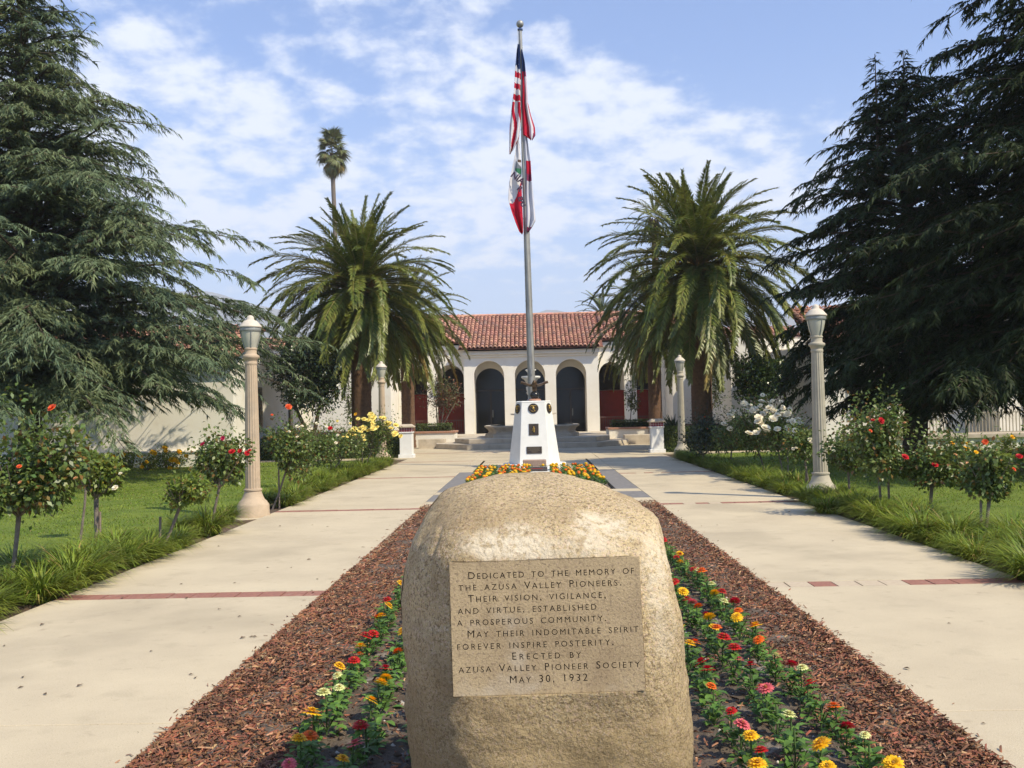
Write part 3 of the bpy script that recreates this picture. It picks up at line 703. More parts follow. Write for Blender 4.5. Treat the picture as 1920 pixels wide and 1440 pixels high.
drape('cloth', us, [(85, 974, 971), (100, 975, 969), (130, 976, 966), (170, 977, 964), (200, 978, 960), (235, 976, 956), (262, 973, 955), (285, 962, 955), (290, 957, 955)], us_left, 3.2)
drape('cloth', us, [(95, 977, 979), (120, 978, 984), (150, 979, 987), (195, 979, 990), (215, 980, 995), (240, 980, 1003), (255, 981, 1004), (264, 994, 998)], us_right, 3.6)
ca = thing('state_flag', 'limp white state flag with red hem, hanging below the striped flag', 'flag', pc+Vector((0, .18, 7.5)))
def ca_left(s, t):
    if t < .20: return WHT
    if .30 < t+s*.10 < .40 and s < .7: return GRN if .31 < t < .37 else (.2, .22, .25)
    if t+.25*(1-s) > .66+.10*math.sin(s*3): return RED
    if .22 < t < .25 and s < .5: return (.15, .1, .08)
    return WHT
def ca_right(s, t):
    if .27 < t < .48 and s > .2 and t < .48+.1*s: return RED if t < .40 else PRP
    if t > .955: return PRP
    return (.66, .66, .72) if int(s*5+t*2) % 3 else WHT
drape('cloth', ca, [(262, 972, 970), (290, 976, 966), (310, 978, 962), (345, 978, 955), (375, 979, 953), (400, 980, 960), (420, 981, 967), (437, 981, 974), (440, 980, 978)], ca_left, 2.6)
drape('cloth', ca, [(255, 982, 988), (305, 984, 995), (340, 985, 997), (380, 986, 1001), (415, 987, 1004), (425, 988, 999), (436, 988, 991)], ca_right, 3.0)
for txt, px, py, rot, sz in (('NIA', 957, 334, -38, .24), ('R', 969, 358, -45, .2), ('EPU', 971, 374, -68, .17)):
    me = from_curve(txt, sz, small=1.0, extrude=.002, off=.009); me.materials.clear(); me.materials.append(mat('flag_print', (.05, .03, .06)))
    g = P(px, py, PY+.18)-Vector(ca.location)
    o = link('lettering', me, ca, (g.x, g.y-.245, g.z), (PI/2, -R(rot), 0)); o['label'] = 'dark lettering printed on the state flag'

# ------------------------------------------------------------------ buildings
def arcade(name, x0, x1, z0, zt, y, T, ops, m, parent):
    """wall with round-arched openings (cx, half width, spring z, sill z); front face at y, thickness T"""
    b = B(); ops = sorted(ops); cur = x0
    def blk(xa, xb, za, zb):
        if xb-xa > .001: b.box(xa, xb, y, y+T, za, zb)
    for cx, r, zs_, zb in ops:
        blk(cur, cx-r, z0, zt); cur = cx+r
        if zb > z0: blk(cx-r, cx+r, z0, zb)
        N = 20; A = [(cx+r*math.cos(PI-PI*i/N), zs_+r*math.sin(PI*i/N)) for i in range(N+1)]
        A[0] = (cx-r, zs_); A[-1] = (cx+r, zs_)
        for i in range(N):
            (xa, za), (xb, zb_) = A[i], A[i+1]
            b.add([(xa, y, za), (xb, y, zb_), (xb, y, zt), (xa, y, zt), (xa, y+T, za), (xb, y+T, zb_), (xb, y+T, zt), (xa, y+T, zt)],
                  [(0, 1, 2, 3), (4, 7, 6, 5), (0, 4, 5, 1), (3, 2, 6, 7)])
    blk(cur, x1, z0, zt)
    return b.build(name, m, parent)
def tiles(x0, x1, ye, ze, yr, zr_, parent, pitch=.225, course=.40, kindname='roof_tiles'):
    """barrel tiles running up the slope from eave (ye, ze) to ridge (yr, zr_)"""
    L_ = math.hypot(yr-ye, zr_-ze); uy, uz = (yr-ye)/L_, (zr_-ze)/L_; nyy, nzz = -uz, uy
    nc = int((x1-x0)/pitch); nr = int(L_/course)+1; V = []; K = 6
    cols = np.arange(nc)*pitch+x0+pitch/2; N = nc*nr
    cx = np.repeat(cols, nr)+rng.normal(0, .006, N); s0 = np.tile(np.arange(nr)*course, nc)+rng.normal(0, .012, N)
    lift = rng.normal(0, .004, N)
    for e, (ds, rr, hh) in enumerate(((-.03, .104, .085), (course+.02, .080, .010))):
        for k in range(K):
            a = PI*k/(K-1); s_ = np.minimum(s0+ds, L_); x = cx+rr*math.cos(a); h = rr*math.sin(a)*1.05+hh+lift
            V.append(np.stack([x, ye+uy*s_+nyy*h, ze+uz*s_+nzz*h], 1))
    # thickness lip at the lower end
    for k in range(K):
        a = PI*k/(K-1); x = cx+.080*math.cos(a); h = .080*math.sin(a)*1.05+.055+lift; s_ = s0-.03
        V.append(np.stack([x, ye+uy*s_+nyy*h, ze+uz*s_+nzz*h], 1))
    V = np.stack(V, 1).reshape(-1, 3); bs = (np.arange(N)*3*K)[:, None, None]
    q = [[k, k+1, K+k+1, K+k] for k in range(K-1)]+[[2*K+k, 2*K+k+1, k+1, k] for k in range(K-1)]
    o = link(kindname, npmesh(kindname, V, (bs+np.array(q)[None]).reshape(-1, 4), M_tile, smooth=False), parent); o['kind'] = 'stuff'
    b = B(); b.add([(x0-.02, ye, ze), (x1+.02, ye, ze), (x1+.02, yr, zr_), (x0-.02, yr, zr_), (x0-.02, ye, ze-.03), (x1+.02, ye, ze-.03), (x1+.02, yr, zr_-.03), (x0-.02, yr, zr_-.03)],
          [(0, 1, 2, 3), (7, 6, 5, 4), (0, 4, 5, 1), (1, 5, 6, 2), (2, 6, 7, 3), (3, 7, 4, 0)])
    b.build('roof_deck', mat('pan_tile', (.20, .085, .055), (.15, .06, .04), 3, .85), parent)
hall = thing('arcaded_hall', 'white stucco hall with three arched doorways and a red barrel-tile roof', 'building', (0, 0, 0))
arcs = [(-2.30, .80, 3.40, .3), (-.14, .80, 3.40, .3), (2.03, .80, 3.40, .3)]
arcade('front_wall', -3.62, 3.48, -.1, 4.72, 52.0, .62, arcs, M_wall, hall)
arcade('inner_arch_wall', -3.62, 3.48, -.1, 4.72, 53.3, .40, [(a_[0], a_[1]-.01, 3.08, a_[3]) for a_ in arcs], M_wall, hall)
b = B()
for xa_, xb_ in ((-3.62, -3.10), (-1.50, -.94), (.66, 1.23), (2.83, 3.48)): b.box(xa_, xb_, 52.621, 53.299, -.1, 4.7)
b.build('jamb', M_wall, hall)
b = B(); b.box(-3.66, 3.52, 51.80, 52.0, 4.50, 4.72); b.box(-3.62, 3.48, 51.9, 52.0, 4.38, 4.50); b.build('cornice', M_wall, hall, bevel=.03)
for cx, r, zs_, zb in arcs:
    N = 20; pts = [(cx-r-.02, zb), (cx+r+.02, zb)]+[(cx+(r+.02)*math.cos(PI*i/N), zs_-.32+(r+.02)*math.sin(PI*i/N)) for i in range(N+1)]
    b = B(); b.add([(x, 52.62, z) for x, z in pts]+[(x, 52.66, z) for x, z in pts], [tuple(range(len(pts))), tuple(range(len(pts), 2*len(pts)))[::-1]]+[(i, (i+1) % len(pts), len(pts)+(i+1) % len(pts), len(pts)+i) for i in range(len(pts))])
    for v_ in range(len(b.v)): b.v[v_] = (b.v[v_][0], b.v[v_][1]+1.1, b.v[v_][2])
    g = b.build('glazed_door', M_glass, hall)
    b = B(); b.box(cx-r, cx+r, 53.665, 53.70, 2.62, 2.70); b.box(cx-r, cx-r+.07, 53.665, 53.70, zb, 2.62); b.box(cx+r-.07, cx+r, 53.665, 53.70, zb, 2.62); b.box(cx-.04, cx+.04, 53.665, 53.70, zb, 2.62)
    b.build('frame', M_dframe, g)
    b = B(); b.box(cx+.08, cx+.12, 53.61, 53.64, 1.2, 1.6); b.box(cx+.08, cx+.12, 53.64, 53.664, 1.2, 1.24); b.box(cx+.08, cx+.12, 53.64, 53.664, 1.56, 1.6); b.build('handle', M_lampmet, g)
# loggia wings either side, set back from the middle block
for sx, (xa, xb) in ((-1, (-7.22, -3.62)), (1, (3.48, 7.05))):
    c1_, c2_ = (xa+1.0, xb-1.12) if sx < 0 else (xa+.88, xb-.85)
    if sx < 0: op = [(-6.35, .68, 3.35, .35), (-4.42, .72, 3.35, .35)]
    else: op = [(4.22, .68, 3.35, .35), (6.22, .68, 3.35, .35)]
    arcade('loggia_wall', xa, xb, -.1, 5.10, 52.85, .4, op, M_wall, hall)
    b = B(); b.box(xa, xb, 55.0, 55.2, -.1, 5.0); b.build('rear_wall', M_wall, hall)
    b = B(); b.box(xa, xb, 53.25, 55.0, 4.9, 5.0); b.build('loggia_ceiling', M_wall, hall)
    for cx, r, _, _ in op:
        b = B(); b.box(cx-1.0, cx+1.0, 54.9, 54.995, .3, 2.55); b.build('red_panel', M_red, hall)
        N = 12; pts = [(cx-.62, 2.57), (cx+.62, 2.57)]+[(cx+.62*math.cos(PI*i/N), 3.35+.62*math.sin(PI*i/N)) for i in range(N+1)]
        b = B(); b.add([(x, 54.9, z) for x, z in pts]+[(x, 54.98, z) for x, z in pts], [tuple(range(len(pts))), tuple(range(len(pts), 2*len(pts)))[::-1]]+[(i, (i+1) % len(pts), len(pts)+(i+1) % len(pts), len(pts)+i) for i in range(len(pts))])
        b.build('fanlight', M_dark, hall)
        rl = bpy.data.objects.new('railing', None); C.objects.link(rl); rl.parent = hall; rl.location = (cx, 53.05, .35)
        b = B(); b.box(-r, r, -.02, .02, .72, .76); b.box(-r, r, -.02, .02, .06, .09); b.build('rail', M_rail, rl)
        for k in range(11):
            b = B(); x = -r+.06+k*(2*r-.12)/10; b.box(x-.011, x+.011, -.011, .011, .09, .72); b.build('baluster', M_rail, rl)
b = B(); b.box(-7.22, 7.05, 52.3, 57.5, -.1, .30); b.build('floor', M_stone, hall)
b = B(); b.box(-3.6, 3.46, 54.0, 54.1, .3, 4.7); b.box(-7.2, 7.0, 57.4, 57.6, -.1, 7.0); b.build('inner_wall', M_dark, hall)
tiles(-3.85, 3.70, 51.55, 4.80, 57.0, 7.02, hall)
tiles(-8.6, -3.86, 52.55, 5.21, 57.0, 7.02, hall); tiles(3.72, 8.5, 52.55, 5.21, 57.0, 7.02, hall)
b = B()
for k in range(42): b.tube([(-8.6+k*.41, 57.0, 7.06), (-8.6+k*.41+.43, 57.0, 7.08)], [.10, .085], 10)
b.build('ridge_tiles', M_tile, hall)
b = B(); b.box(-7.22, -3.62, 52.7, 52.85, 4.85, 5.1); b.box(3.48, 7.05, 52.7, 52.85, 4.85, 5.1); b.build('eave_moulding', M_wall, hall, bevel=.02)
# side pavilions
def pavilion(x0, x1, y, label, ze=4.93, wins=()):
    t_ = thing('side_pavilion', label, 'building')
    b = B(); b.box(x0, x1, y, y+6, -.1, ze); b.build('wall', M_wall, t_)
    b = B(); b.box(x0-.06, x1+.06, y-.12, y-.001, ze-.22, ze); b.build('cornice', M_wall, t_, bevel=.02)
    tiles(x0-.1, x1+.1, y-.3, ze+.03, y+1.5, ze+.62, t_)
    b = B(); b.box(x0, x1, y+1.5, y+6, ze, ze+.55); b.build('parapet', M_wall, t_)
    for (cx, hw, z0, z1) in wins:
        wn = bpy.data.objects.new('window', None); C.objects.link(wn); wn.parent = t_; wn.location = (cx, y, 0)
        b = B(); b.box(-hw, hw, -.03, -.005, z0, z1); b.build('pane', M_glass, wn)
        b = B(); b.box(-hw-.08, -hw, -.06, -.004, z0-.08, z1+.08); b.box(hw, hw+.08, -.06, -.004, z0-.08, z1+.08); b.box(-hw, hw, -.06, -.004, z1, z1+.08); b.box(-hw, hw, -.08, -.004, z0-.1, z0); b.box(-.02, .02, -.05, -.031, z0, z1)
        b.build('frame', M_wallw, wn)
    return t_
pavilion(-17.0, -7.23, 50.0, 'white pavilion with low tiled eave left of the arcades', wins=[(-12.5, .5, 1.2, 3.2), (-15, .5, 1.2, 3.2)])
pavilion(7.06, 13.5, 50.0, 'white pavilion with low tiled eave right of the arcades', wins=[(11.6, .5, 1.2, 3.2)])
# left wing, close behind the left cedar
lw = thing('left_wing_building', 'long low white building with moulded plinth behind the left cedar', 'building')
b = B(); b.box(-34, -9.85, 32.2, 44, -.1, 3.45); b.build('wall', M_wall, lw)
b = B(); b.box(-34.05, -9.80, 32.08, 32.198, -.1, .42); b.box(-34.05, -9.80, 32.04, 32.198, .42, .50); b.build('plinth', M_wall, lw, bevel=.02)
b = B(); b.box(-9.848, -9.78, 32.2, 44, -.1, .42); b.build('plinth', M_wall, lw)
tiles(-34, -9.6, 31.8, 3.5, 35.6, 4.75, lw)
b = B(); b.add([(-9.85, 32.2, 3.451), (-9.85, 35.5, 4.6), (-9.85, 39, 3.451), (-10.1, 32.2, 3.451), (-10.1, 35.5, 4.6), (-10.1, 39, 3.451)], [(0, 1, 2), (5, 4, 3), (0, 3, 4, 1), (1, 4, 5, 2)]); b.build('gable', M_wall, lw)
for yy_ in (35.0, 39.5):
    b = B(); b.box(-9.846, -9.80, yy_, yy_+.55, 1.0, 2.6); wf = b.build('window', M_dframe, lw); b = B(); b.box(-9.799, -9.79, yy_+.06, yy_+.49, 1.06, 2.54); b.build('pane', M_glass, wf)
# right wing: two storeys, terrace with railings, mostly hidden by the cedars
rw = thing('right_wing_building', 'tall pale building with tiled roof glimpsed through the right cedar', 'building')
b = B(); b.box(9.9, 15.4, 34, 46, -.1, 3.7); b.box(15.41, 34, 33.0, 46, -.1, 6.15); b.build('wall', M_wall, rw)
tiles(9.7, 15.4, 33.6, 3.75, 38, 5.2, rw); tiles(15.1, 34, 32.5, 6.2, 38, 8.4, rw)
for cx in (11.2, 13.6): 
    b = B(); b.box(cx-.45, cx+.45, 33.95, 33.995, 1.0, 2.7); wf = b.build('window', M_wallw, rw); b = B(); b.box(cx-.38, cx+.38, 33.93, 33.948, 1.07, 2.63); b.build('pane', M_glass, wf)
b = B(); b.box(16.2, 17.6, 32.95, 32.995, .1, 2.5); b.build('door', M_dark, rw)
b = B(); b.box(8.9, 9.88, 44.5, 50, -.1, 4.6); b.box(9.88, 14, 46.01, 50, -.1, 4.6); b.build('link_block', M_wall, rw)
tr_ = thing('terrace_wall', 'low pale terrace wall with iron railing behind the right rose bushes', 'terrace wall')
b = B(); b.box(10.2, 22, 31.2, 32.9, -.1, .45); b.build('wall', M_wall, tr_); b = B(); b.box(10.1, 22.1, 31.1, 31.199, .40, .50); b.box(10.1, 22.1, 31.2, 32.9, .451, .50); b.build('coping', M_stone, tr_)
for xa, xb in ((10.7, 13.2), (13.6, 16.2)):
    rl = bpy.data.objects.new('railing', None); C.objects.link(rl); rl.parent = tr_; rl.location = (xa, 31.3, .5)
    b = B(); b.box(0, xb-xa, -.02, .02, .66, .70); b.box(0, xb-xa, -.02, .02, .05, .08); b.box(-.05, 0, -.03, .03, 0, .75); b.build('rail', M_railw, rl)
    n = int((xb-xa)/.105)
    for k in range(n): b = B(); x = .06+k*.105; b.box(x-.012, x+.012, -.012, .012, .08, .66); b.build('baluster', M_railw, rl)
# entrance portico at the right, two columns before a dark doorway
po = thing('portico', 'shaded portico with beige columns beside the right lamp post', 'portico')
b = B(); b.box(10.6, 13.6, 42.0, 44.2, -.1, .5); b.build('base', M_stone, po); b = B(); b.box(10.6, 13.6, 42.0, 44.2, 3.45, 3.9); b.build('lintel', M_stone, po); b = B(); b.box(10.7, 13.5, 44.1, 44.19, .5, 3.45); b.build('doorway', M_dark, po)
for x in (10.85, 11.75, 12.7):
    b = B(); b.lathe([(.2, .5), (.2, .6), (.15, .66), (.14, 3.2), (.19, 3.3), (.2, 3.45)], 20, cx=x, cy=42.3); b.build('column', M_stone, po, True)

# steps up to the doors, planters, gate piers, low walls
for i in range(4):
    t_ = B(); hw = 5.3-.45*i; t_.box(-.1-hw, -.1+hw, 46.0+i*.95, 52.3, -.1+.1*i if i else -.1, .02+.09*(i+1)-.02)
    o = t_.build('entrance_step', M_stone, None, bevel=.015); o['kind'] = 'structure'
def planter(x0, x1, y0, label, hl):
    t_ = thing('planter', label, 'planter')
    b = B(); b.box(x0, x1, y0, y0+1.8, -.05, .62); b.build('wall', M_wall, t_); b = B(); b.box(x0-.05, x1+.05, y0-.05, y0+1.85, .621, .70); b.build('coping', M_terra, t_, bevel=.01)
    return t_
planter(-5.75, -3.55, 44.0, 'low stucco planter with coping left of the fountain', None); planter(3.35, 5.7, 44.0, 'low stucco planter with coping right of the fountain', None)
for x0, x1, lab in ((-5.0, -3.85, 'pale concrete bench block before the left planter'), (3.9, 5.1, 'pale concrete bench block before the right planter')):
    t_ = thing('bench_block', lab, 'bench'); b = B(); b.box(x0, x1, 42.6, 43.3, -.02, .40); b.build('seat', M_stone, t_, bevel=.02); b = B(); b.box(x0+.1, x1-.1, 42.7, 43.2, -.03, -.021); b.build('foot', M_stone, t_)
for px, lab in ((763, 'white gate pier with red tile band at the left of the plaza entrance'), (1232, 'white gate pier with red tile band at the right of the plaza entrance')):
    g = G(px, 858 if px < 1000 else 848); t_ = thing('gate_pier', lab, 'pier', (g.x, g.y, 0))
    b = B(); b.box(-.27, .27, -.27, .27, -.05, .12); b.box(-.22, .22, -.22, .22, .12, .86); b.box(-.25, .25, -.25, .25, .86, .90); b.build('body', M_wallw, t_, bevel=.015)
    b = B(); b.box(-.225, .225, -.225, .225, .90, 1.05); b.build('tile_band', M_wallw, t_)
    for ax in range(4):
        for i in range(5):
            for j in range(2):
                b = B(); x = -.215+i*.0875; z = .908+j*.07; b.box(x, x+.075, -.233, -.2251, z, z+.062); b.build('glazed_tile', M_tilered, t_, rot=(0, 0, ax*PI/2))
    b = B(); b.box(-.29, .29, -.29, .29, 1.05, 1.10); b.prism([(-.27, -.27), (.27, -.27), (.27, .27), (-.27, .27)], 1.10, 1.17, top=[(-.17, -.17), (.17, -.17), (.17, .17), (-.17, .17)]); b.build('cap', M_stone, t_, bevel=.02)
for x0, x1, y, lab in ((-9.5, -4.95, 36.2, 'low garden wall with terracotta coping behind the left hedge'), (4.8, 9.6, 36.2, 'low garden wall with terracotta coping behind the right hedge')):
    t_ = thing('garden_wall', lab, 'wall'); b = B(); b.box(x0, x1, y, y+.3, -.1, .85); b.build('wall', M_wall, t_); b = B(); b.box(x0-.05, x1+.05, y-.06, y+.36, .851, .93); b.build('coping', M_terra, t_, bevel=.02)

# fountain
fo = thing('fountain', 'tiered cast-stone fountain on stepped plinth in front of the doors', 'fountain', (-.08, 43.4, 0))
def oc(w_, d_, cw): return [(-cw, -d_), (cw, -d_), (w_, -d_*.45), (w_, d_*.45), (cw, d_), (-cw, d_), (-w_, d_*.45), (-w_, -d_*.45)]
b = B(); b.prism(oc(4.1, 3.3, 2.65), -.05, .22); b.build('lower_step', M_stone, fo, bevel=.02)
b = B(); b.prism(oc(3.3, 2.9, 2.60), .22, .42); b.build('upper_step', M_stone, fo, bevel=.02)
b = B(); prof = [(2.02, .42), (2.02, .56), (1.90, .60), (1.86, .68), (1.90, .76), (1.98, .83), (2.04, .87), (2.04, .92)]
for (r0, z0), (r1, z1) in zip(prof[:-1], prof[1:]):
    f_ = lambda r: oc(r, r*1.05, r*.80); b.prism(f_(r0), z0, z1-.0005, top=f_(r1))
b.build('basin', M_stone, fo)
b = B(); b.prism(oc(1.8, 1.85, 1.4), .9205, .925); b.build('basin_water', mat('water', (.05, .06, .05), rough=.05), fo)
b = B(); b.lathe([(.34, .9), (.30, 1.1), (.20, 1.25), (.16, 1.6), (.22, 1.75), (.15, 1.85), (.14, 2.2), (.22, 2.35)], 24); b.build('stem', M_wallw, fo, True)
for nm, prof in (('lower_bowl', [(.1, 2.25), (.16, 2.32), (.22, 2.5), (.22, 2.58), (.18, 2.59), (.1, 2.45)]), ('middle_bowl', [(.10, 2.72), (.2, 2.76), (.30, 2.9), (.42, 2.98), (.42, 3.04), (.38, 3.05), (.1, 2.98)]),
                 ('upper_bowl', [(.06, 3.15), (.12, 3.18), (.2, 3.28), (.24, 3.31), (.24, 3.34), (.2, 3.35), (.05, 3.3)]), ('finial', [(.07, 3.34), (.05, 3.42), (.09, 3.5), (.05, 3.58), (.07, 3.65), (.03, 3.74), (.001, 3.8)])):
    b = B(); b.lathe(prof, 24); b.build(nm, M_wallw, fo, True)
b = B(); b.lathe([(.14, 2.5), (.09, 2.62), (.13, 2.74)], 20); b.lathe([(.12, 3.0), (.06, 3.08), (.07, 3.18)], 20); b.build('upper_stem', M_wallw, fo, True)
# marker stones at the head of the far flower bed
g = G(1000, 887); ms = thing('granite_marker', 'small rough pink granite block before the white pedestal', 'marker stone', (.0, 25.4, 0))
b = B(); b.box(-.30, .30, -.12, .15, -.05, .30); b.build('stone', mat('pink_granite', (.42, .29, .22), (.33, .23, .18), 8, .8, .004, 60, spots=[((.2, .14, .11), 60, .5, .62, .6)]), ms, bevel=.02)
ls = thing('plaque_stand', 'small white-framed dark plaque lying tilted among the far flowers', 'plaque', (.04, 24.2, 0))
b = B(); b.box(-.34, .34, -.28, .2, -.02, .14); b.build('frame', M_wallw, ls, bevel=.015, rot=(R(14), 0, 0)); b = B(); b.box(-.27, .27, -.2, .13, .14, .155); b.build('plate', M_bronze, ls, rot=(R(14), 0, 0))
b = B(); b.box(-.15, .15, -.05, .0, .155, .158); b.build('red_line', M_red, ls, rot=(R(14), 0, 0))
# hills
def ridge(name, Y, prof, depth):
    xs = np.linspace(-4600, 4600, 240); V = []; n = 14
    for x in xs:
        pxx = 1000+x/Y*F; hz = np.interp(pxx, [p[0] for p in prof], [p[1] for p in prof]); top = P(pxx, hz, Y).z
        top += 14*noise.fractal(Vector((x*.004, Y, 0)), 1, 2, 4)
        for j in range(n):
            u = j/(n-1); V.append((x, Y-depth*(1-u), -10+(top+10)*(u**1.2)+(10*noise.fractal(Vector((x*.006, u*6, Y)), 1, 2, 4)*math.sin(u*PI))))
    i = np.arange(240*n).reshape(240, n); Fa = np.stack([i[:-1, :-1], i[1:, :-1], i[1:, 1:], i[:-1, 1:]], -1).reshape(-1, 4)
    link(name, npmesh(name, np.array(V), Fa, M_hill, smooth=True), kind='structure')
ridge('hills', 3600, [(-900, 600), (100, 560), (380, 545), (470, 568), (560, 590), (640, 604), (760, 618), (900, 612), (985, 596), (1015, 586), (1040, 582), (1060, 587), (1085, 589), (1110, 586), (1140, 594), (1250, 612), (1500, 590), (1900, 560), (2900, 600)], 900)

# ------------------------------------------------------------------ cedars
def cedar(label, x, y, H, prof, z0, nb, m, seed, a0=.30, lift=.25, tw=.042, wall=None, dens=1.0, tops=()):
    g = np.random.default_rng(seed); t_ = thing('cedar_tree', label, 'tree', (x, y, -.05))
    b = B(); zs_ = np.linspace(0, H-.4, 16); b.tube([(.12*math.sin(z*.5), .1*math.cos(z*.7), z) for z in zs_], [.30*(1-z/H)**.8+.02 for z in zs_], 12); b.build('trunk', M_bark, t_, True)
    parts = []; wood = B(); S0 = []; 
    pz = [p_[0] for p_ in prof]; pr = [p_[1] for p_ in prof]
    for i in range(nb):
        u = (i+.5)/nb; h = z0+(H-z0)*u**1.15; az = i*2.39996+g.normal(0, .25)
        Lb = float(np.interp(h+.4, pz, pr))*g.uniform(.68, 1.16)+.15
        a = a0+lift*(h/H)**1.3+g.normal(0, .07); dr = .30+g.uniform(-.08, .10)
        n = max(6, int(Lb/.16)); s = np.linspace(0, 1, n)
        bend = az+.25*g.normal()*s**2
        r_ = Lb*s*(1-.06*s); zz_ = h+Lb*(a*s-dr*s**2.6)
        pts = np.stack([r_*np.cos(bend), r_*np.sin(bend), zz_], 1)
        k_ = [0, n//3, 2*n//3, n-1]; wood.tube([pts[q] for q in k_], [.055*(1-h/H)+.03, .04*(1-h/H)+.02, .02, .006], 5, cap=False)
        n2 = max(4, int(Lb*(1-.08)/.085*dens)); ss = g.uniform(.08, 1, n2); 
        p0 = np.stack([np.interp(ss, s, pts[:, q]) for q in range(3)], 1)
        tan = unit(np.stack([np.interp(np.minimum(ss+.03, 1), s, pts[:, q])-np.interp(ss-.03, s, pts[:, q]) for q in range(3)], 1))
        side = unit(np.cross(tan, [0, 0, 1.0]))*np.where(g.random(n2) < .5, 1, -1)[:, None]
        d2 = unit(tan*.75+side*g.uniform(.35, 1.15, n2)[:, None]+np.array([0, 0, .10])+g.normal(0, .15, (n2, 3)))
        l2 = np.minimum(.30*Lb*(1-ss)+.30, 1.5)*g.uniform(.6, 1.25, n2)
        S0.append((p0, d2, l2))
        # leading shoot
        S0.append((pts[-1:]-tan[:1]*0, unit(pts[-1:]-pts[-2:-1]+[[0, 0, .02]]), np.array([.5])))
    for (tx, ty, tz, th_) in tops:          # erect leading spires
        n2 = 60; hh = g.random(n2); an = g.random(n2)*2*PI
        p0 = np.stack([tx+0*hh, ty+0*hh, tz+th_*hh], 1); d2 = np.stack([np.cos(an), np.sin(an), .35+0*an], 1)
        S0.append((p0, unit(d2), (.12+.55*(1-hh))*g.uniform(.7, 1.2, n2)))
        wood.tube([(tx, ty, tz-1.2), (tx, ty, tz+th_)], [.05, .01], 5)
    p0 = np.concatenate([q[0] for q in S0]); d2 = np.concatenate([q[1] for q in S0]); l2 = np.concatenate([q[2] for q in S0])
    n3 = np.maximum(3, (l2/.026*dens).astype(int)); I = np.repeat(np.arange(len(l2)), n3); N = len(I)
    tt = g.random(N)**.9; Lq = l2[I]
    pos = p0[I]+d2[I]*(Lq*tt)[:, None]; pos[:, 2] -= .34*Lq*tt**2.2
    tang = d2[I].copy(); tang[:, 2] -= .34*2.2*tt**1.2; tang = unit(tang)
    sd_ = unit(np.cross(tang, [0, 0, 1.0]))*g.choice([-1, 1], N)[:, None]
    D = unit(tang*.8+sd_*g.uniform(.1, .9, N)[:, None]+np.stack([0*tt, 0*tt, -g.uniform(0, .75, N)], 1)+g.normal(0, .12, (N, 3)))
    keep = pos[:, 2] > .9
    if wall is not None: keep &= (pos[:, 1]+y < wall)
    pos, D = pos[keep], D[keep]; N = len(pos)
    Nn = unit(np.stack([g.normal(0, .5, N), g.normal(0, .5, N), np.ones(N)], 1))
    Sx = unit(np.cross(D, Nn)); hw_ = (tw*g.uniform(.35, .62, N))[:, None]; ln_ = g.uniform(.11, .28, N)[:, None]
    V = np.stack([pos-Sx*hw_, pos+Sx*hw_, pos+D*ln_], 1).reshape(-1, 3); Fq = np.arange(3*N).reshape(N, 3)
    link('crown', npmesh('crown', V, Fq, m), t_)
    wood.build('boughs', M_bark, t_, True)
    return t_
cedar('broad blue-green weeping cedar filling the left side of the garden', -13.5, 26, 15.5,
      [(0, 6.6), (1.5, 7.2), (2.5, 7.1), (4, 6.6), (6.3, 5.8), (7.2, 5.0), (8, 4.1), (10, 3.0), (11.5, 1.9), (13, 1.1), (15.5, .3)], 1.7, 330, M_cedar, 3, wall=30.6, tw=.034)
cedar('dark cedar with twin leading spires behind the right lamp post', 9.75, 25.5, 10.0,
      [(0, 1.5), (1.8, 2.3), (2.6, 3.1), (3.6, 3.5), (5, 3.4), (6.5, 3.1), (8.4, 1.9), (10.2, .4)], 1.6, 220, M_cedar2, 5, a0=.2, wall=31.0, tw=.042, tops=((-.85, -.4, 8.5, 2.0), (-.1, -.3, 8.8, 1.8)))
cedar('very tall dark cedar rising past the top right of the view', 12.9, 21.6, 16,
      [(0, 5.2), (2, 5.9), (4, 6.2), (6, 5.6), (8, 4.9), (9, 4.5), (10.2, 3.5), (13, 2.4), (16, .4)], 1.75, 350, M_cedar2, 9, a0=.2, tw=.042)

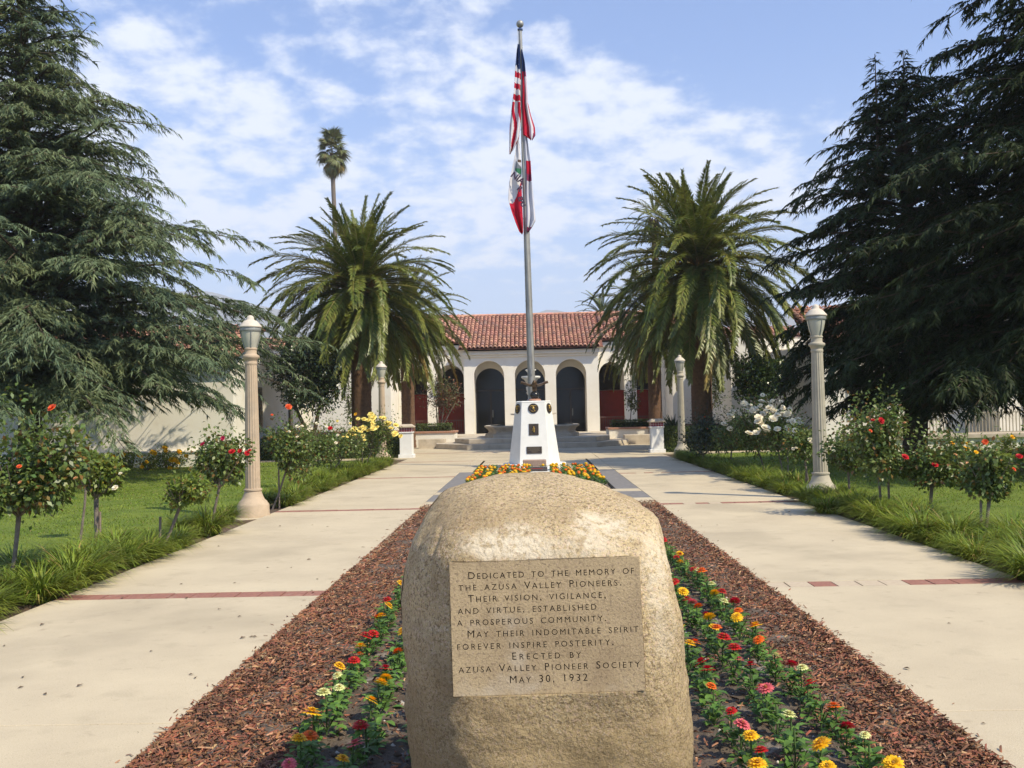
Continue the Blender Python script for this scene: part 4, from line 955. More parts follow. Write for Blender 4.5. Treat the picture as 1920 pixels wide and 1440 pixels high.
# ------------------------------------------------------------------ palms
def frond_mesh(e0, droop, Lf, seed, m=None, nl=130, ll=.43):
    g = np.random.default_rng(seed); n = 24; s = np.linspace(0, 1, n)
    th_ = np.maximum(R(e0)-R(droop)*s**1.5, R(-86)); ds = Lf/(n-1)
    x = np.concatenate([[0], np.cumsum(np.cos(th_[:-1])*ds)]); z = np.concatenate([[0], np.cumsum(np.sin(th_[:-1])*ds)])
    lat = .10*g.normal()*s**2*Lf; pts = np.stack([x, lat, z], 1)
    b = B(); k_ = list(range(0, n, 3))+[n-1]; b.tube([pts[q] for q in k_], [.035*(1-.85*s[q]) for q in k_], 5, cap=False)
    PV = np.array(b.v); PF = np.array(b.f)
    u = np.tile(np.linspace(.10, .995, nl), 2)+g.normal(0, .003, 2*nl); sg = np.repeat([1.0, -1.0], nl)
    p0 = np.stack([np.interp(u, s, pts[:, q]) for q in range(3)], 1); tn = np.interp(u, s, th_)
    T = np.stack([np.cos(tn), 0*tn, np.sin(tn)], 1); U = np.stack([-np.sin(tn), 0*tn, np.cos(tn)], 1); Sd = np.array([0, 1.0, 0])[None]*sg[:, None]
    fw = .85+.9*u**2; D = unit(T*fw[:, None]+Sd*1.0+U*(.35+g.normal(0, .28, 2*nl))[:, None]+np.array([0, 0, -.12]))
    ln = ll*np.clip(np.minimum((u-.02)/.22, 1), .15, 1)*np.clip((1.04-u)/.35, .35, 1)**.8*g.uniform(.72, 1.12, 2*nl)
    V, Fq = leafquads(p0, D, U, ln, .046, fold=.25, mid=.35)
    V[2::4, 2] -= ln*.10
    VV = np.concatenate([PV, V]); FF = [PF, Fq+len(PV)]
    return npmesh('frond', VV, FF, [M_rachis, m or M_frond], mi=[0]*len(PF)+[1]*len(Fq))
FR = {}
for k, (e0, dr) in enumerate(((82, 22), (72, 38), (60, 50), (49, 60), (38, 70), (26, 76), (12, 76), (-4, 68), (-20, 58), (-38, 44), (-52, 32))):
    FR[k] = (e0, [frond_mesh(e0+j*3, dr+j*6, 1.0*4.0, 100+k*3+j, M_frondd if (k >= 9 and j == 1) else None) for j in range(2)])
def palm_trunk(t_, H, r0, m=M_palmbark, bulge=1.25):
    nzz, ntt = 150, 40; V = []
    for i in range(nzz):
        z = H*i/(nzz-1)
        rr = r0*(1+.22*math.exp(-z/.5)+(.0 if z < H-1.3 else (bulge-1)*math.sin((z-(H-1.3))/1.3*PI/2)))
        for j in range(ntt):
            a = 2*PI*j/ntt; q = abs(math.sin(a*8+z*14))*abs(math.sin(a*8-z*14))
            V.append(((rr+.028*q+.008*random.random())*math.cos(a), (rr+.028*q)*math.sin(a), z))
    idx = np.arange(nzz*ntt).reshape(nzz, ntt); nx2 = np.roll(idx, -1, 1)
    Fa = np.stack([idx[:-1], nx2[:-1], nx2[1:], idx[1:]], -1).reshape(-1, 4)
    link('trunk', npmesh('trunk', np.array(V), Fa, m), t_)
def date_palm(label, loc, zc, sc_, n, seed, r0=.31, lean=0, fruit=True, up=1.0):
    g = random.Random(seed); t_ = thing('date_palm', label, 'palm tree', loc); H = zc-.35
    palm_trunk(t_, H, r0)
    for i in range(n):
        u = i/(n-1); e = 84-140*u**.86; k = min(FR, key=lambda q: abs(FR[q][0]-e-g.uniform(-5, 5)))
        me = FR[k][1][0 if g.random() < (.88 if k >= 9 else .6) else 1]; s = sc_*g.uniform(.86, 1.05)*(.80+.26*min(1, u*2.4))
        az = i*2.39996+g.uniform(-.2, .2); rad = .05+.22*u
        o = link('frond', me, t_, (rad*math.cos(az), rad*math.sin(az), zc+.35-.75*u), (g.uniform(-.25, .25), 0, az), (s, s, s))
    # stubs of cut fronds and orange fruit stalks packed into the heart
    b = B()
    for i in range(70):
        a = i*2.39996; z = H-1.0+1.15*i/70; rr = r0*1.12
        b.tube([(rr*math.cos(a), rr*math.sin(a), z), ((rr+.16)*math.cos(a), (rr+.16)*math.sin(a), z+.14)], [.05, .03], 4)
    b.build('frond_stubs', M_palmbark, t_)
    if fruit:
        b = B()
        for i in range(46):
            a = g.random()*2*PI; e = g.uniform(-.2, 1.0); l_ = g.uniform(.5, 1.15)*sc_
            d = Vector((math.cos(a)*math.cos(e), math.sin(a)*math.cos(e), math.sin(e))); p0 = Vector((0, 0, zc-.1))+d*.2
            p1 = p0+d*l_*.6; p2 = p1+d*l_*.35+Vector((0, 0, -.18)); b.tube([p0, p1, p2], [.022, .016, .01], 4)
            for q in range(7):
                pp = p1+(p2-p1)*(q/6); b.tube([pp, pp+Vector((g.uniform(-.08, .08), g.uniform(-.08, .08), -.16))], [.012, .006], 3)
        b.build('fruit_stalks', M_fruit, t_)
    return t_
def at(px, py, Y): g = P(px, py, Y); return Vector((g.x, g.y, -.05)), g.z+.05
l, z = at(674, 540, 36); date_palm('stout date palm left of the flagpole, in front of the thin tall palm', l, z, .97, 185, 1, .34)
l, z = at(1309, 500, 36); date_palm('largest date palm, right of the flagpole, with orange fruit stalks', l, z, 1.08, 190, 2, .35)
l, z = at(762, 600, 44); date_palm('smaller date palm behind the left one, beside the hall', l, z, .80, 90, 3, .27, fruit=False)
l, z = at(1224, 590, 44); date_palm('smaller date palm behind the right one, before the loggia', l, z, .80, 90, 4, .27, fruit=False)
l, z = at(1128, 592, 74); date_palm('distant feathery palm crown showing above the hall roof', l, z, .62, 46, 5, .2, fruit=False)
l, z = at(1226, 405, 70); date_palm('far tall palm whose tip shows behind the right date palm', l, z, .50, 46, 6, .2, fruit=False)
# tall thin fan palm
def fan_mesh(seed, m):
    g = np.random.default_rng(seed); n = 26; a = np.linspace(-1.9, 1.9, n); p0 = np.tile([.85, 0, 0], (n, 1)).astype(float)
    D = np.stack([np.cos(a), np.sin(a), -.15+0*a], 1); V, Fq = leafquads(p0, D, np.tile([0, 0, 1.0], (n, 1)), 1.0*np.cos(a*.45)**.5*g.uniform(.8, 1.08, n), .12, fold=.3, mid=.45)
    V[2::4, 2] -= .30*g.uniform(.5, 1.5, n)
    b = B(); b.tube([(0, 0, 0), (.45, 0, .03), (.9, 0, 0)], [.03, .022, .02], 5, cap=False)
    return npmesh('frond', np.concatenate([b.v, V]), [np.array(b.f), Fq+len(b.v)], [M_rachis, m], mi=[0]*len(b.f)+[1]*n)
fans = [fan_mesh(1, M_fan), fan_mesh(2, M_fan), fan_mesh(3, M_frondd)]
l = P(634, 480, 90); l.z = 0; zt_ = P(622, 282, 90).z; xt = P(622, 282, 90).x-l.x
fpalm = thing('fan_palm', 'very tall thin fan palm with shaggy crown, far behind the left date palm', 'palm tree', l)
b = B(); b.tube([(xt*(z/zt_)**1.6, 0, z) for z in np.linspace(0, zt_-.3, 12)], [.34, .3, .27, .25, .24, .23, .22, .21, .2, .2, .2, .2], 12); b.build('trunk', M_barkg, fpalm, True)
for i in range(74):
    u = i/73; e = R(78-155*u); az = i*2.39996; me = fans[2] if (u > .72 and i % 2) else fans[i % 2]; s = (.45 if i % 3 == 0 else 1.0)*random.uniform(.72, 1.2)
    link('frond', me, fpalm, (xt, 0, zt_+.75-1.9*u), (random.uniform(-.5, .5), -e, az), (s, s, s))

# ------------------------------------------------------------------ roses on stems
def bloom_mesh(name, m, r=.05):
    V = []; b = B()
    for ring, (n, rr, el, sz) in enumerate(((6, .55, .25, .95), (6, .35, .75, .8), (5, .18, 1.1, .6))):
        for k in range(n):
            a = 2*PI*k/n+ring*.5; ca_, sa_ = math.cos(a), math.sin(a); o = Vector((ca_, sa_, 0)); sdv = Vector((-sa_, ca_, 0)); d = (o*math.cos(el)+Vector((0, 0, math.sin(el)))).normalized()
            p0 = o*rr*.15*r; w_ = sz*r*.62; l_ = sz*r
            b.add([p0-sdv*w_*.3, p0+sdv*w_*.3, p0+d*l_*.6+sdv*w_, p0+d*l_*.6-sdv*w_, p0+d*l_+o*.1*r+sdv*w_*.5, p0+d*l_+o*.1*r-sdv*w_*.5], [(0, 1, 2, 3), (3, 2, 4, 5)])
    me = bpy.data.meshes.new(name); me.from_pydata(b.v, [], b.f); me.materials.append(m); return me
M_roseor = petal('petal_coral', (.60, .07, .02), (.66, .12, .03)); M_roserd = petal('petal_rose_red', (.50, .012, .018), (.42, .01, .012))
BL = {k: bloom_mesh('bloom', m) for k, m in dict(white=PET['white'], yellow=petal('petal_soft_yellow', (.78, .62, .12), (.75, .66, .25)), red=M_roserd, coral=M_roseor, crimson=PET['crimson'], pink=PET['pink'], gold=PET['yellow'], apricot=petal('petal_apricot', (.65, .30, .12), (.60, .38, .2))).items()}
def leafball(center, rx, ry, rz, n, ls_, lw_, g, gaps=.5, droop=.2, lumps=9):
    """leaves clustered round random sub-centres of an ellipsoid"""
    lc = rdirs(lumps)*(g.random((lumps, 1))**.5)*.72; lr = g.uniform(.34, .58, lumps)
    w_ = g.integers(0, lumps, n); d = rdirs(n); rr = g.random(n)**.45
    p_ = lc[w_]+d*(rr*lr[w_])[:, None]; p_ *= np.array([rx, ry, rz]); 
    D = unit(d*.8+g.normal(0, .6, (n, 3))+np.array([0, 0, -droop])); Nn = unit(d*.5+np.array([0, 0, .8])+g.normal(0, .5, (n, 3)))
    return leafquads(p_+np.array(center), D, Nn, ls_*g.uniform(.6, 1.15, n), lw_*g.uniform(.7, 1.1, n), fold=.2, mid=.5)
def rose(label, base, cr, blooms=(), m=M_rose, nleaf=1500, stakes=((.05, .75),), tr=.016, seed=1, scat=None, ls_=.078):
    """base: px of foot; cr: (px, py, rx px, ry px) of crown"""
    g = np.random.default_rng(seed); f = G(*base); Yd = f.y; c = P(cr[0], cr[1], Yd); k = Yd/F; rx, rz = cr[2]*k*1.18, cr[3]*k*1.18; nleaf = int(nleaf*1.35)
    t_ = thing('rose_tree', label, 'rose tree', (f.x, f.y, -.05)); rel = np.array(c)-np.array(t_.location)
    foot = Vector((0, 0, 0)); head = Vector((rel[0]*.75, 0, max(.25, rel[2]-rz*.72)))
    b = B(); b.tube([foot, foot.lerp(head, .5)+Vector((.01, .01, 0)), head], [tr*1.15, tr, tr*1.2], 8); b.build('trunk', M_barkg, t_, True)
    b = B()
    for i in range(13):
        d = Vector(rdirs(1)[0]); d.z = abs(d.z)*.8+.2; tip = Vector(rel)+Vector((d.x*rx, d.y*rx, (d.z-.25)*rz))*.9; mid_ = head.lerp(tip, .5)+Vector((0, 0, -.02)); b.tube([head, mid_, tip], [tr*.55, tr*.35, .003], 5)
    b.build('branches', M_barkg, t_, True)
    V, Fq = leafball(rel, rx, rx, rz, nleaf, ls_, ls_*.62, g); n2 = nleaf//6
    sh = leafball(rel+np.array([0, 0, rz*.35]), rx*1.1, rx*1.1, rz*1.25, n2, ls_*.8, ls_*.5, g, lumps=14)
    V2, F2 = merge([(V, Fq), sh]); link('crown', npmesh('crown', V2, F2, m), t_)
    for dx, h in stakes:
        b = B(); b.tube([(dx, .03, 0), (dx*.9+.01, .03, h)], .016, 6); b.build('stake', M_stake, t_)
    for (px, py, col, s) in blooms:
        p_ = P(px, py, Yd-rx*.75); o = link('bloom', BL[col], t_, p_-Vector(t_.location), (random.uniform(.5, 1.2), 0, random.uniform(-.7, .7)), (s*.55,)*3)
    if scat:
        col, n, smin, smax = scat
        for i in range(n):
            d = rdirs(1)[0]; d[1] = -abs(d[1]); d[2] = abs(d[2])*.9-.1
            p_ = rel+d*np.array([rx, rx, rz])*g.uniform(.75, 1.1); cc = col if isinstance(col, str) else col[i % len(col)]
            s = g.uniform(smin, smax)*(1.3 if n > 20 else .8); link('bloom', BL[cc], t_, p_, (random.uniform(.3, 1.0), random.uniform(-.5, .5), 0), (s, s, s))
    return t_
rose('large dark-leaved rose bush at the far left edge of the lawn', (14, 1108), (42, 885, 104, 100), [(98, 765, 'coral', 1.4), (36, 875, 'coral', .8), (38, 905, 'apricot', .8)], nleaf=2900, seed=1, tr=.02, scat=(('apricot', 'coral'), 4, .4, .6), stakes=())
rose('light green standard rose with white blooms on the left lawn', (176, 1040), (182, 896, 52, 45), [(216, 915, 'white', 1.3), (226, 888, 'white', .8), (155, 876, 'white', .9), (140, 880, 'apricot', .7)], m=M_rosey, nleaf=1500, seed=2, stakes=((.06, .55),), tr=.024)
rose('yellowish rose sprig crown above the white-bloomed standard', (150, 1010), (168, 866, 24, 18), m=M_rosey, nleaf=260, seed=22, stakes=(), scat=('yellow', 4, .4, .7))
rose('small leaning rose with a cut stake left of the near lamp', (298, 1034), (352, 918, 45, 34), nleaf=650, seed=3, stakes=((-.0, .46),), m=M_rosey, tr=.018, scat=('apricot', 2, .4, .6))
rose('rose with red and magenta blooms beside the left lamp post', (388, 1003), (418, 872, 50, 52), [(435, 847, 'red', 1.5), (450, 846, 'red', 1.2), (463, 850, 'red', 1.2), (418, 822, 'crimson', 1.2), (380, 833, 'crimson', 1.3), (468, 845, 'red', .9)], nleaf=1500, seed=4, stakes=())
rose('rose with one coral bloom just right of the left lamp', (510, 952), (545, 838, 50, 52), [(541, 763, 'coral', 1.9), (510, 778, 'coral', .8)], nleaf=1700, seed=5, stakes=((.12, .8),), scat=('white', 4, .6, .9))
rose('third rose bush along the left walk beyond the lamp', (538, 912), (592, 832, 48, 48), [(619, 803, 'red', 1.8)], nleaf=1500, seed=6, scat=('white', 7, .6, 1.0))
rose('fourth rose bush along the left walk, half hidden by its neighbours', (610, 897), (645, 828, 44, 44), nleaf=1300, seed=7, stakes=((.14, .7),), scat=('yellow', 8, .7, 1.0))
rose('rose bush covered in pale yellow blooms before the far left lamp', (676, 884), (703, 815, 42, 38), [(667, 777, 'gold', 1.9), (714, 783, 'yellow', 1.8), (698, 789, 'yellow', 1.3)], nleaf=1300, seed=8, scat=('yellow', 34, .7, 1.4))
rose('orange-tinged rose at the far right with a leaning trunk', (1846, 996), (1858, 884, 50, 52), [(1847, 829, 'coral', 1.3), (1830, 848, 'gold', .9), (1901, 880, 'coral', .9)], nleaf=1400, seed=11, stakes=((-.03, .42),), tr=.02)
rose('wide rose bush with two red blooms on the right lawn', (1741, 968), (1748, 872, 68, 50), [(1697, 857, 'red', 1.7), (1753, 872, 'red', 1.5)], nleaf=2100, seed=12, stakes=((.06, .75), ), tr=.022, scat=('apricot', 4, .4, .7))
rose('tall rose bush topped by a bright red bloom right of the lamp', (1652, 966), (1645, 836, 55, 66), [(1652, 789, 'red', 1.7), (1636, 788, 'red', .9), (1632, 808, 'coral', .9)], nleaf=2300, seed=13, stakes=((.13, .55),), scat=('apricot', 3, .4, .7))
rose('slender rose on a thin stem next to the right lamp post', (1592, 946), (1590, 848, 40, 46), nleaf=1000, seed=14, stakes=(), scat=('white', 4, .6, .9))
rose('rose behind the right lamp post with a forked grey trunk', (1518, 921), (1506, 836, 38, 36), nleaf=1000, seed=15, stakes=((-.06, .4),), scat=('white', 6, .6, 1.0))
rose('white rose bush thick with blooms left of the right lamp', (1470, 893), (1455, 808, 52, 46), [(1468, 763, 'white', 1.8), (1478, 790, 'white', 1.7)], nleaf=1500, seed=16, scat=('white', 30, .7, 1.5), stakes=((.1, .6),))
rose('tallest white rose bush in the right border, crowned with blooms', (1436, 888), (1415, 800, 50, 50), [(1430, 741, 'white', 1.9), (1448, 752, 'white', 1.8), (1425, 784, 'white', 2.0), (1464, 753, 'white', 1.7), (1408, 760, 'white', 1.6)], nleaf=1500, seed=17, scat=('white', 34, .7, 1.5), stakes=())
rose('dark rose bush near the far right lamp, without blooms', (1368, 878), (1372, 815, 40, 36), nleaf=1000, seed=18, m=M_rose, stakes=())
rose('dense dark shrub rose closest to the far right lamp', (1318, 872), (1318, 818, 44, 42), nleaf=1500, seed=19, m=M_dleaf, stakes=(), scat=('coral', 3, .6, .8))
rose('rose with a red bloom cut off by the right edge of the view', (1945, 990), (1950, 868, 45, 45), [(1911, 856, 'red', 1.4)], nleaf=1000, seed=20)
# shrubs against the buildings
def shrub(label, px, py, Yd, rx, rz, m, n, seed, bl=None, cat='shrub', name='flowering_shrub', group=None):
    g = np.random.default_rng(seed); c = P(px, py, Yd); t_ = thing(name, label, cat, (c.x, c.y, -.05), group=group)
    V, Fq = leafball((0, 0, c.z), rx, rx*.8, rz, n, .09, .05, g, lumps=7); link('foliage', npmesh('foliage', V, Fq, m), t_)
    b = B()
    for i in range(6): a = i*1.05; b.tube([(.05*math.cos(a), .05*math.sin(a), 0), (.4*rx*math.cos(a), .4*rx*math.sin(a), c.z)], [.02, .008], 5)
    b.build('stems', M_barkg, t_)
    if bl:
        for i in range(bl[1]):
            d = rdirs(1)[0]; d[1] = -abs(d[1]); s = g.uniform(1.0, 2.0); link('bloom', BL[bl[0]], t_, np.array([0, 0, c.z])+d*np.array([rx, rx*.8, rz])*.9, (1, 0, g.random()), (s, s, s))
    return t_
shrub('yellow-flowering shrub against the white wall, left of the other', 232, 862, 31.0, .75, .42, M_rosey, 900, 31, ('gold', 10))
shrub('yellow-flowering shrub against the white wall, nearest the hedge', 318, 858, 31.0, .70, .45, M_rosey, 900, 32, ('gold', 12))
shrub('scrubby green shrub at the foot of the left wall', 275, 868, 30.6, .45, .3, M_rosey, 500, 35, ('gold', 3))
shrub('bushy shrub with yellow flowers by the right terrace wall', 1890, 838, 30.2, .6, .5, M_rosey, 900, 33, ('gold', 6))
shrub('tawny shrub beside the terrace wall in the shade', 1800, 846, 30.2, .7, .35, M_rose, 900, 34, ('gold', 4))

# ------------------------------------------------------------------ trees near the buildings
def round_tree(label, base, cr, m, n, seed, ls_=.13, trunks=1, name='round_tree', tr=.09, lumps=16, barkm=M_bark):
    g = np.random.default_rng(seed); f = G(*base) if not isinstance(base, Vector) else base; c = P(cr[0], cr[1], f.y); k = f.y/F; rx, rz = cr[2]*k, cr[3]*k
    t_ = thing(name, label, 'tree', (f.x, f.y, -.05)); rel = np.array(c)-np.array(t_.location)
    b = B()
    for i in range(trunks):
        a = i*2.4; q = Vector((rel[0]+.45*rx*math.cos(a)*(trunks > 1), .3*rx*math.sin(a)*(trunks > 1), rel[2]-rz*.35))
        b.tube([(0.05*i, 0, 0), (q.x*.35+.05*i, q.y*.3, q.z*.5), q], [tr, tr*.8, tr*.5], 8)
    b.build('trunk', barkm, t_, True)
    b = B(); hd = Vector((rel[0], 0, rel[2]-rz*.4))
    for i in range(16):
        d = Vector(rdirs(1)[0]); tip = Vector(rel)+Vector((d.x*rx, d.y*rx, d.z*rz))*.85; b.tube([hd, hd.lerp(tip, .5), tip], [tr*.4, tr*.25, .006], 5)
    b.build('branches', barkm, t_, True)
    V, Fq = leafball(rel, rx, rx, rz, n, ls_, ls_*.55, g, lumps=lumps); link('crown', npmesh('crown', V, Fq, m), t_); return t_
round_tree('dense dark round-headed tree between the left lamp and left date palm', Vector((-7.6, 33.6, 0)), (566, 714, 84, 72), M_dleaf, 9000, 41, .14, trunks=2)
round_tree('glossy green round tree behind the white roses on the right', Vector((7.9, 34.5, 0)), (1418, 708, 54, 50), M_gleaf, 6000, 42, .14)
round_tree('glossy dark tree behind the right lamp, against the portico', Vector((9.2, 35.5, 0)), (1468, 706, 36, 46), M_gleaf, 3500, 43, .14)
round_tree('thin crape myrtle with russet leaves in front of the left loggia', Vector((-4.55, 46.0, 0)), (832, 742, 46, 42), M_myrtle, 1900, 44, .12, trunks=3, name='crape_myrtle', tr=.045, lumps=18, barkm=M_barkg)
round_tree('sparse young tree in front of the right loggia pier', Vector((4.35, 45.0, 0)), (1184, 736, 17, 42), M_hedge, 650, 45, .11, name='young_tree', tr=.03, lumps=9, barkm=M_barkg)
round_tree('wispy small tree right of the large date palm', Vector((7.0, 41, 0)), (1342, 725, 22, 55), M_hedge, 700, 46, .11, name='young_tree', tr=.035, lumps=12, barkm=M_barkg)
round_tree('wispy small tree left of the left date palm', Vector((-7.3, 42, 0)), (654, 745, 16, 50), M_hedge, 450, 47, .11, name='young_tree', tr=.03, lumps=12, barkm=M_barkg)
def hedge(label, x0, x1, y0, y1, h, n, m=M_hedge):
    t_ = thing('box_hedge', label, 'hedge', ((x0+x1)/2, (y0+y1)/2, -.03)); w_, d_ = (x1-x0)/2, (y1-y0)/2
    b = B(); b.box(-w_+.06, w_-.06, -d_+.06, d_-.06, 0, h-.06); b.build('core', mat('hedge_core', (.012, .018, .006)), t_)
    f = rng.random(n); p_ = np.stack([rng.uniform(-w_, w_, n), rng.uniform(-d_, d_, n), rng.uniform(0, h, n)], 1); nn_ = np.zeros((n, 3))
    a = f < .5; p_[a, 1] = -d_; nn_[a] = (0, -1, 0); a = (f >= .5) & (f < .85); p_[a, 2] = h; nn_[a] = (0, 0, 1)
    a = (f >= .85) & (f < .93); p_[a, 0] = w_; nn_[a] = (1, 0, 0); a = f >= .93; p_[a, 0] = -w_; nn_[a] = (-1, 0, 0)
    p_ += rng.normal(0, .03, (n, 3)); D = unit(rdirs(n)+nn_*.6)
    V, Fq = leafquads(p_, D, unit(nn_+rng.normal(0, .6, (n, 3))), .055*rng.uniform(.7, 1.3, n), .04); link('foliage', npmesh('foliage', V, Fq, m), t_)
hedge('long clipped box hedge left of the plaza entrance', -9.6, -4.75, 34.6, 35.7, .78, 16000)
hedge('clipped box hedge right of the plaza entrance', 4.6, 9.3, 34.4, 35.5, .85, 14000)
hedge('small clipped hedge in the left planter', -5.4, -3.75, 44.5, 45.4, 1.02, 2600); hedge('small clipped hedge in the right planter', 3.5, 5.5, 44.5, 45.4, 1.0, 2600)
ag = thing('agave', 'spiky dark-leaved agave behind the right gate pier', 'plant', (5.05, 35.9, .0))
for i in range(26):
    a = i*2.4; e = .35+.9*(i/26); b = B(); l_ = .62; d = Vector((math.cos(a)*math.cos(e), math.sin(a)*math.cos(e), math.sin(e)))
    b.tube([Vector((0, 0, .75)), Vector((0, 0, .75))+d*l_*.5, Vector((0, 0, .75))+d*l_], [.03, .035, .003], 4); b.build('leaf', M_dleaf, ag)
b = B(); b.lathe([(.2, -.1), (.22, .6), (.25, .75)], 12); b.build('base', M_stone, ag)

# ------------------------------------------------------------------ lily turf clumps edging the walks
def tuft_mesh(seed, n=520, Lt=.45):
    g = np.random.default_rng(seed); a = g.random(n)*2*PI; rb = .11*np.sqrt(g.random(n)); e0 = g.uniform(.75, 1.5, n); ln = Lt*g.uniform(.6, 1.15, n); w_ = g.uniform(.005, .009, n)
    K = 5; V = []; pos = np.stack([rb*np.cos(a), rb*np.sin(a), 0*a], 1); tilt_ = a+g.normal(0, .4, n)
    for k in range(K):
        t_ = k/(K-1); S = np.stack([-np.sin(tilt_), np.cos(tilt_), 0*a], 1); ww = w_*(1-t_**2*.95)
        V += [pos-S*ww[:, None], pos+S*ww[:, None]]
        e = e0-(t_**1.1)*g.uniform(1.3, 2.1, n); pos = pos+np.stack([np.cos(tilt_)*np.cos(e), np.sin(tilt_)*np.cos(e), np.sin(e)], 1)*(ln/(K-1))[:, None]
    V = np.stack(V, 1); bs = (np.arange(n)*2*K)[:, None, None]; q = np.array([[2*k, 2*k+1, 2*k+3, 2*k+2] for k in range(K-1)])
    V[:, :, 2] = np.maximum(V[:, :, 2], .004)
    return npmesh('grass_clump', V.reshape(-1, 3), (bs+q[None]).reshape(-1, 4), M_tuft)
TM = [tuft_mesh(s) for s in (1, 2, 3, 4, 5)]
def clump(x, y, s, label, grp):
    o = link('grass_clump', random.choice(TM), None, (x, y, -.04), (0, 0, random.uniform(0, 6.28)), (s, s, s*random.uniform(.85, 1.1)))
    tag(o, label, 'grass clump', grp)
g0 = G(420, 978); clump(g0.x, g0.y, 1.05, 'lone strap-leaf grass clump just before the left lamp post', None)
g0 = G(1545, 962); clump(g0.x+.05, g0.y, 1.0, 'strap-leaf grass clump hiding the foot of the right lamp post', None)
NTH = ['first', 'second', 'third', 'fourth', 'fifth', 'sixth', 'seventh', 'eighth', 'ninth', 'tenth', 'eleventh', 'twelfth', 'thirteenth', 'fourteenth', 'fifteenth', 'sixteenth', 'seventeenth', 'eighteenth', 'nineteenth', 'twentieth']
def nth(i): return NTH[i] if i < 20 else ('twenty-'+NTH[i-20] if i < 29 else ('thirtieth' if i == 29 else ('thirty-'+NTH[i-30] if i < 39 else ('fortieth' if i == 39 else 'forty-'+NTH[i-40]))))
CNT = {}
def clab(side, dx):
    k = (side, 'walk edge' if dx == 0 else ('middle rank' if dx < .8 and True else 'lawn side')); CNT[k] = CNT.get(k, -1)+1
    return f'arching strap-leaf grass clump along the {side} walk, {nth(CNT[k])} from the near end, {k[1]}'
y = 6.9
while y < 31:
    s = 1.05
    if not 13.4 < y < 17.2:
        for dx in ((0, .42, .85) if y < 11 else (0, .45)):
            clump(-4.52-dx*.75+random.uniform(-.12, .12), y+random.uniform(-.15, .15), s*random.uniform(.72, 1.25), clab('left', dx), 'grass clumps along the left walk')
    elif 13.4 < y < 14.2: clump(-4.75, y-.4, .95, clab('left', 0), 'grass clumps along the left walk')
    y += .52+.012*y
y = 7.6
while y < 31:
    if not 16.3 < y < 17.5:
        for dx in ((0, .42, .85) if y < 11.5 else (0, .45)):
            clump(4.52+dx*.75+random.uniform(-.12, .12), y+random.uniform(-.15, .15), random.uniform(.75, 1.28), clab('right', dx), 'grass clumps along the right walk')
    y += .48+.012*y

# ------------------------------------------------------------------ zinnias
def zin_foliage(seed):
    g = np.random.default_rng(seed); nl = 36; b = B(); h = .155
    b.tube([(0, 0, -.02), (.005, 0, h*.6), (0, 0, h+.03)], .004, 5, cap=False)
    for k in range(5): a = k*1.25; b.tube([(0, 0, .03), (.05*math.cos(a), .05*math.sin(a), .11)], .003, 4, cap=False)
    z = g.uniform(.02, h, nl); a = g.random(nl)*2*PI; rr = g.uniform(.0, .05, nl)*(1.1-z/h*.6)
    O = np.stack([np.cos(a), np.sin(a), 0*a], 1); p0 = O*rr[:, None]+np.stack([0*a, 0*a, z], 1); el = g.uniform(-.25, .6, nl)
    D = unit(O*np.cos(el)[:, None]+np.stack([0*a, 0*a, np.sin(el)], 1)); S = unit(np.cross(D, [0, 0, 1.0])); U = np.cross(S, D); L_ = g.uniform(.036, .066, nl)[:, None]; W_ = L_*.31
    V = np.stack([p0, p0+D*L_*.35+S*W_+U*L_*.1, p0+D*L_*.35+U*L_*.02, p0+D*L_*.35-S*W_+U*L_*.1, p0+D*L_*.72+S*W_*.75+U*L_*.06, p0+D*L_*.72-U*L_*.02, p0+D*L_*.72-S*W_*.75+U*L_*.06, p0+D*L_-U*L_*.14], 1).reshape(-1, 3)
    bs = (np.arange(nl)*8)[:, None, None]; q4 = (bs+np.array([[1, 4, 5, 2], [2, 5, 6, 3]])[None]).reshape(-1, 4); q3 = (bs+np.array([[0, 1, 2], [0, 2, 3], [4, 7, 5], [5, 7, 6]])[None]).reshape(-1, 3); n0 = len(b.v)
    return npmesh('foliage', np.concatenate([b.v, V]), [np.array(b.f), q4+n0, q3+n0], [M_stem, M_zleaf], mi=[0]*len(b.f)+[1]*(len(q4)+len(q3)))
ZF = [zin_foliage(s) for s in range(6)]
def zin_bloom(m, cm):
    b = B(); r = .038
    for ring, (n, el, l_, z) in enumerate(((15, -.05, 1.0, 0), (13, .25, .82, .004), (10, .6, .6, .007), (7, 1.0, .4, .009))):
        for k in range(n):
            a = 2*PI*k/n+ring*.3+random.uniform(-.06, .06); o = Vector((math.cos(a), math.sin(a), 0)); s = Vector((-o.y, o.x, 0)); d = o*math.cos(el)+Vector((0, 0, math.sin(el))); lr = l_*r*random.uniform(.92, 1.06); w_ = .0062*(1.1-.12*ring)
            p0 = Vector((0, 0, z))+o*.004
            b.add([p0-s*w_*.5, p0+s*w_*.5, p0+d*lr*.7+s*w_, p0+d*lr*.7-s*w_, p0+d*lr+s*w_*.5-Vector((0, 0, .003)), p0+d*lr-s*w_*.5-Vector((0, 0, .003))], [(0, 1, 2, 3), (3, 2, 4, 5)], 0)
    b.lathe([(.009, .004), (.008, .013), (.003, .018)], 8, m=1)
    me = bpy.data.meshes.new('bloom'); me.from_pydata(b.v, [], b.f); me.materials.append(m); me.materials.append(cm); me.polygons.foreach_set('material_index', b.m); return me
M_cent = mat('flower_centre', (.35, .20, .02), (.2, .08, .02), 60, .8)
ZB = {k: zin_bloom(PET[k], M_cent) for k in ('yellow', 'orange', 'red', 'pink', 'cream')}
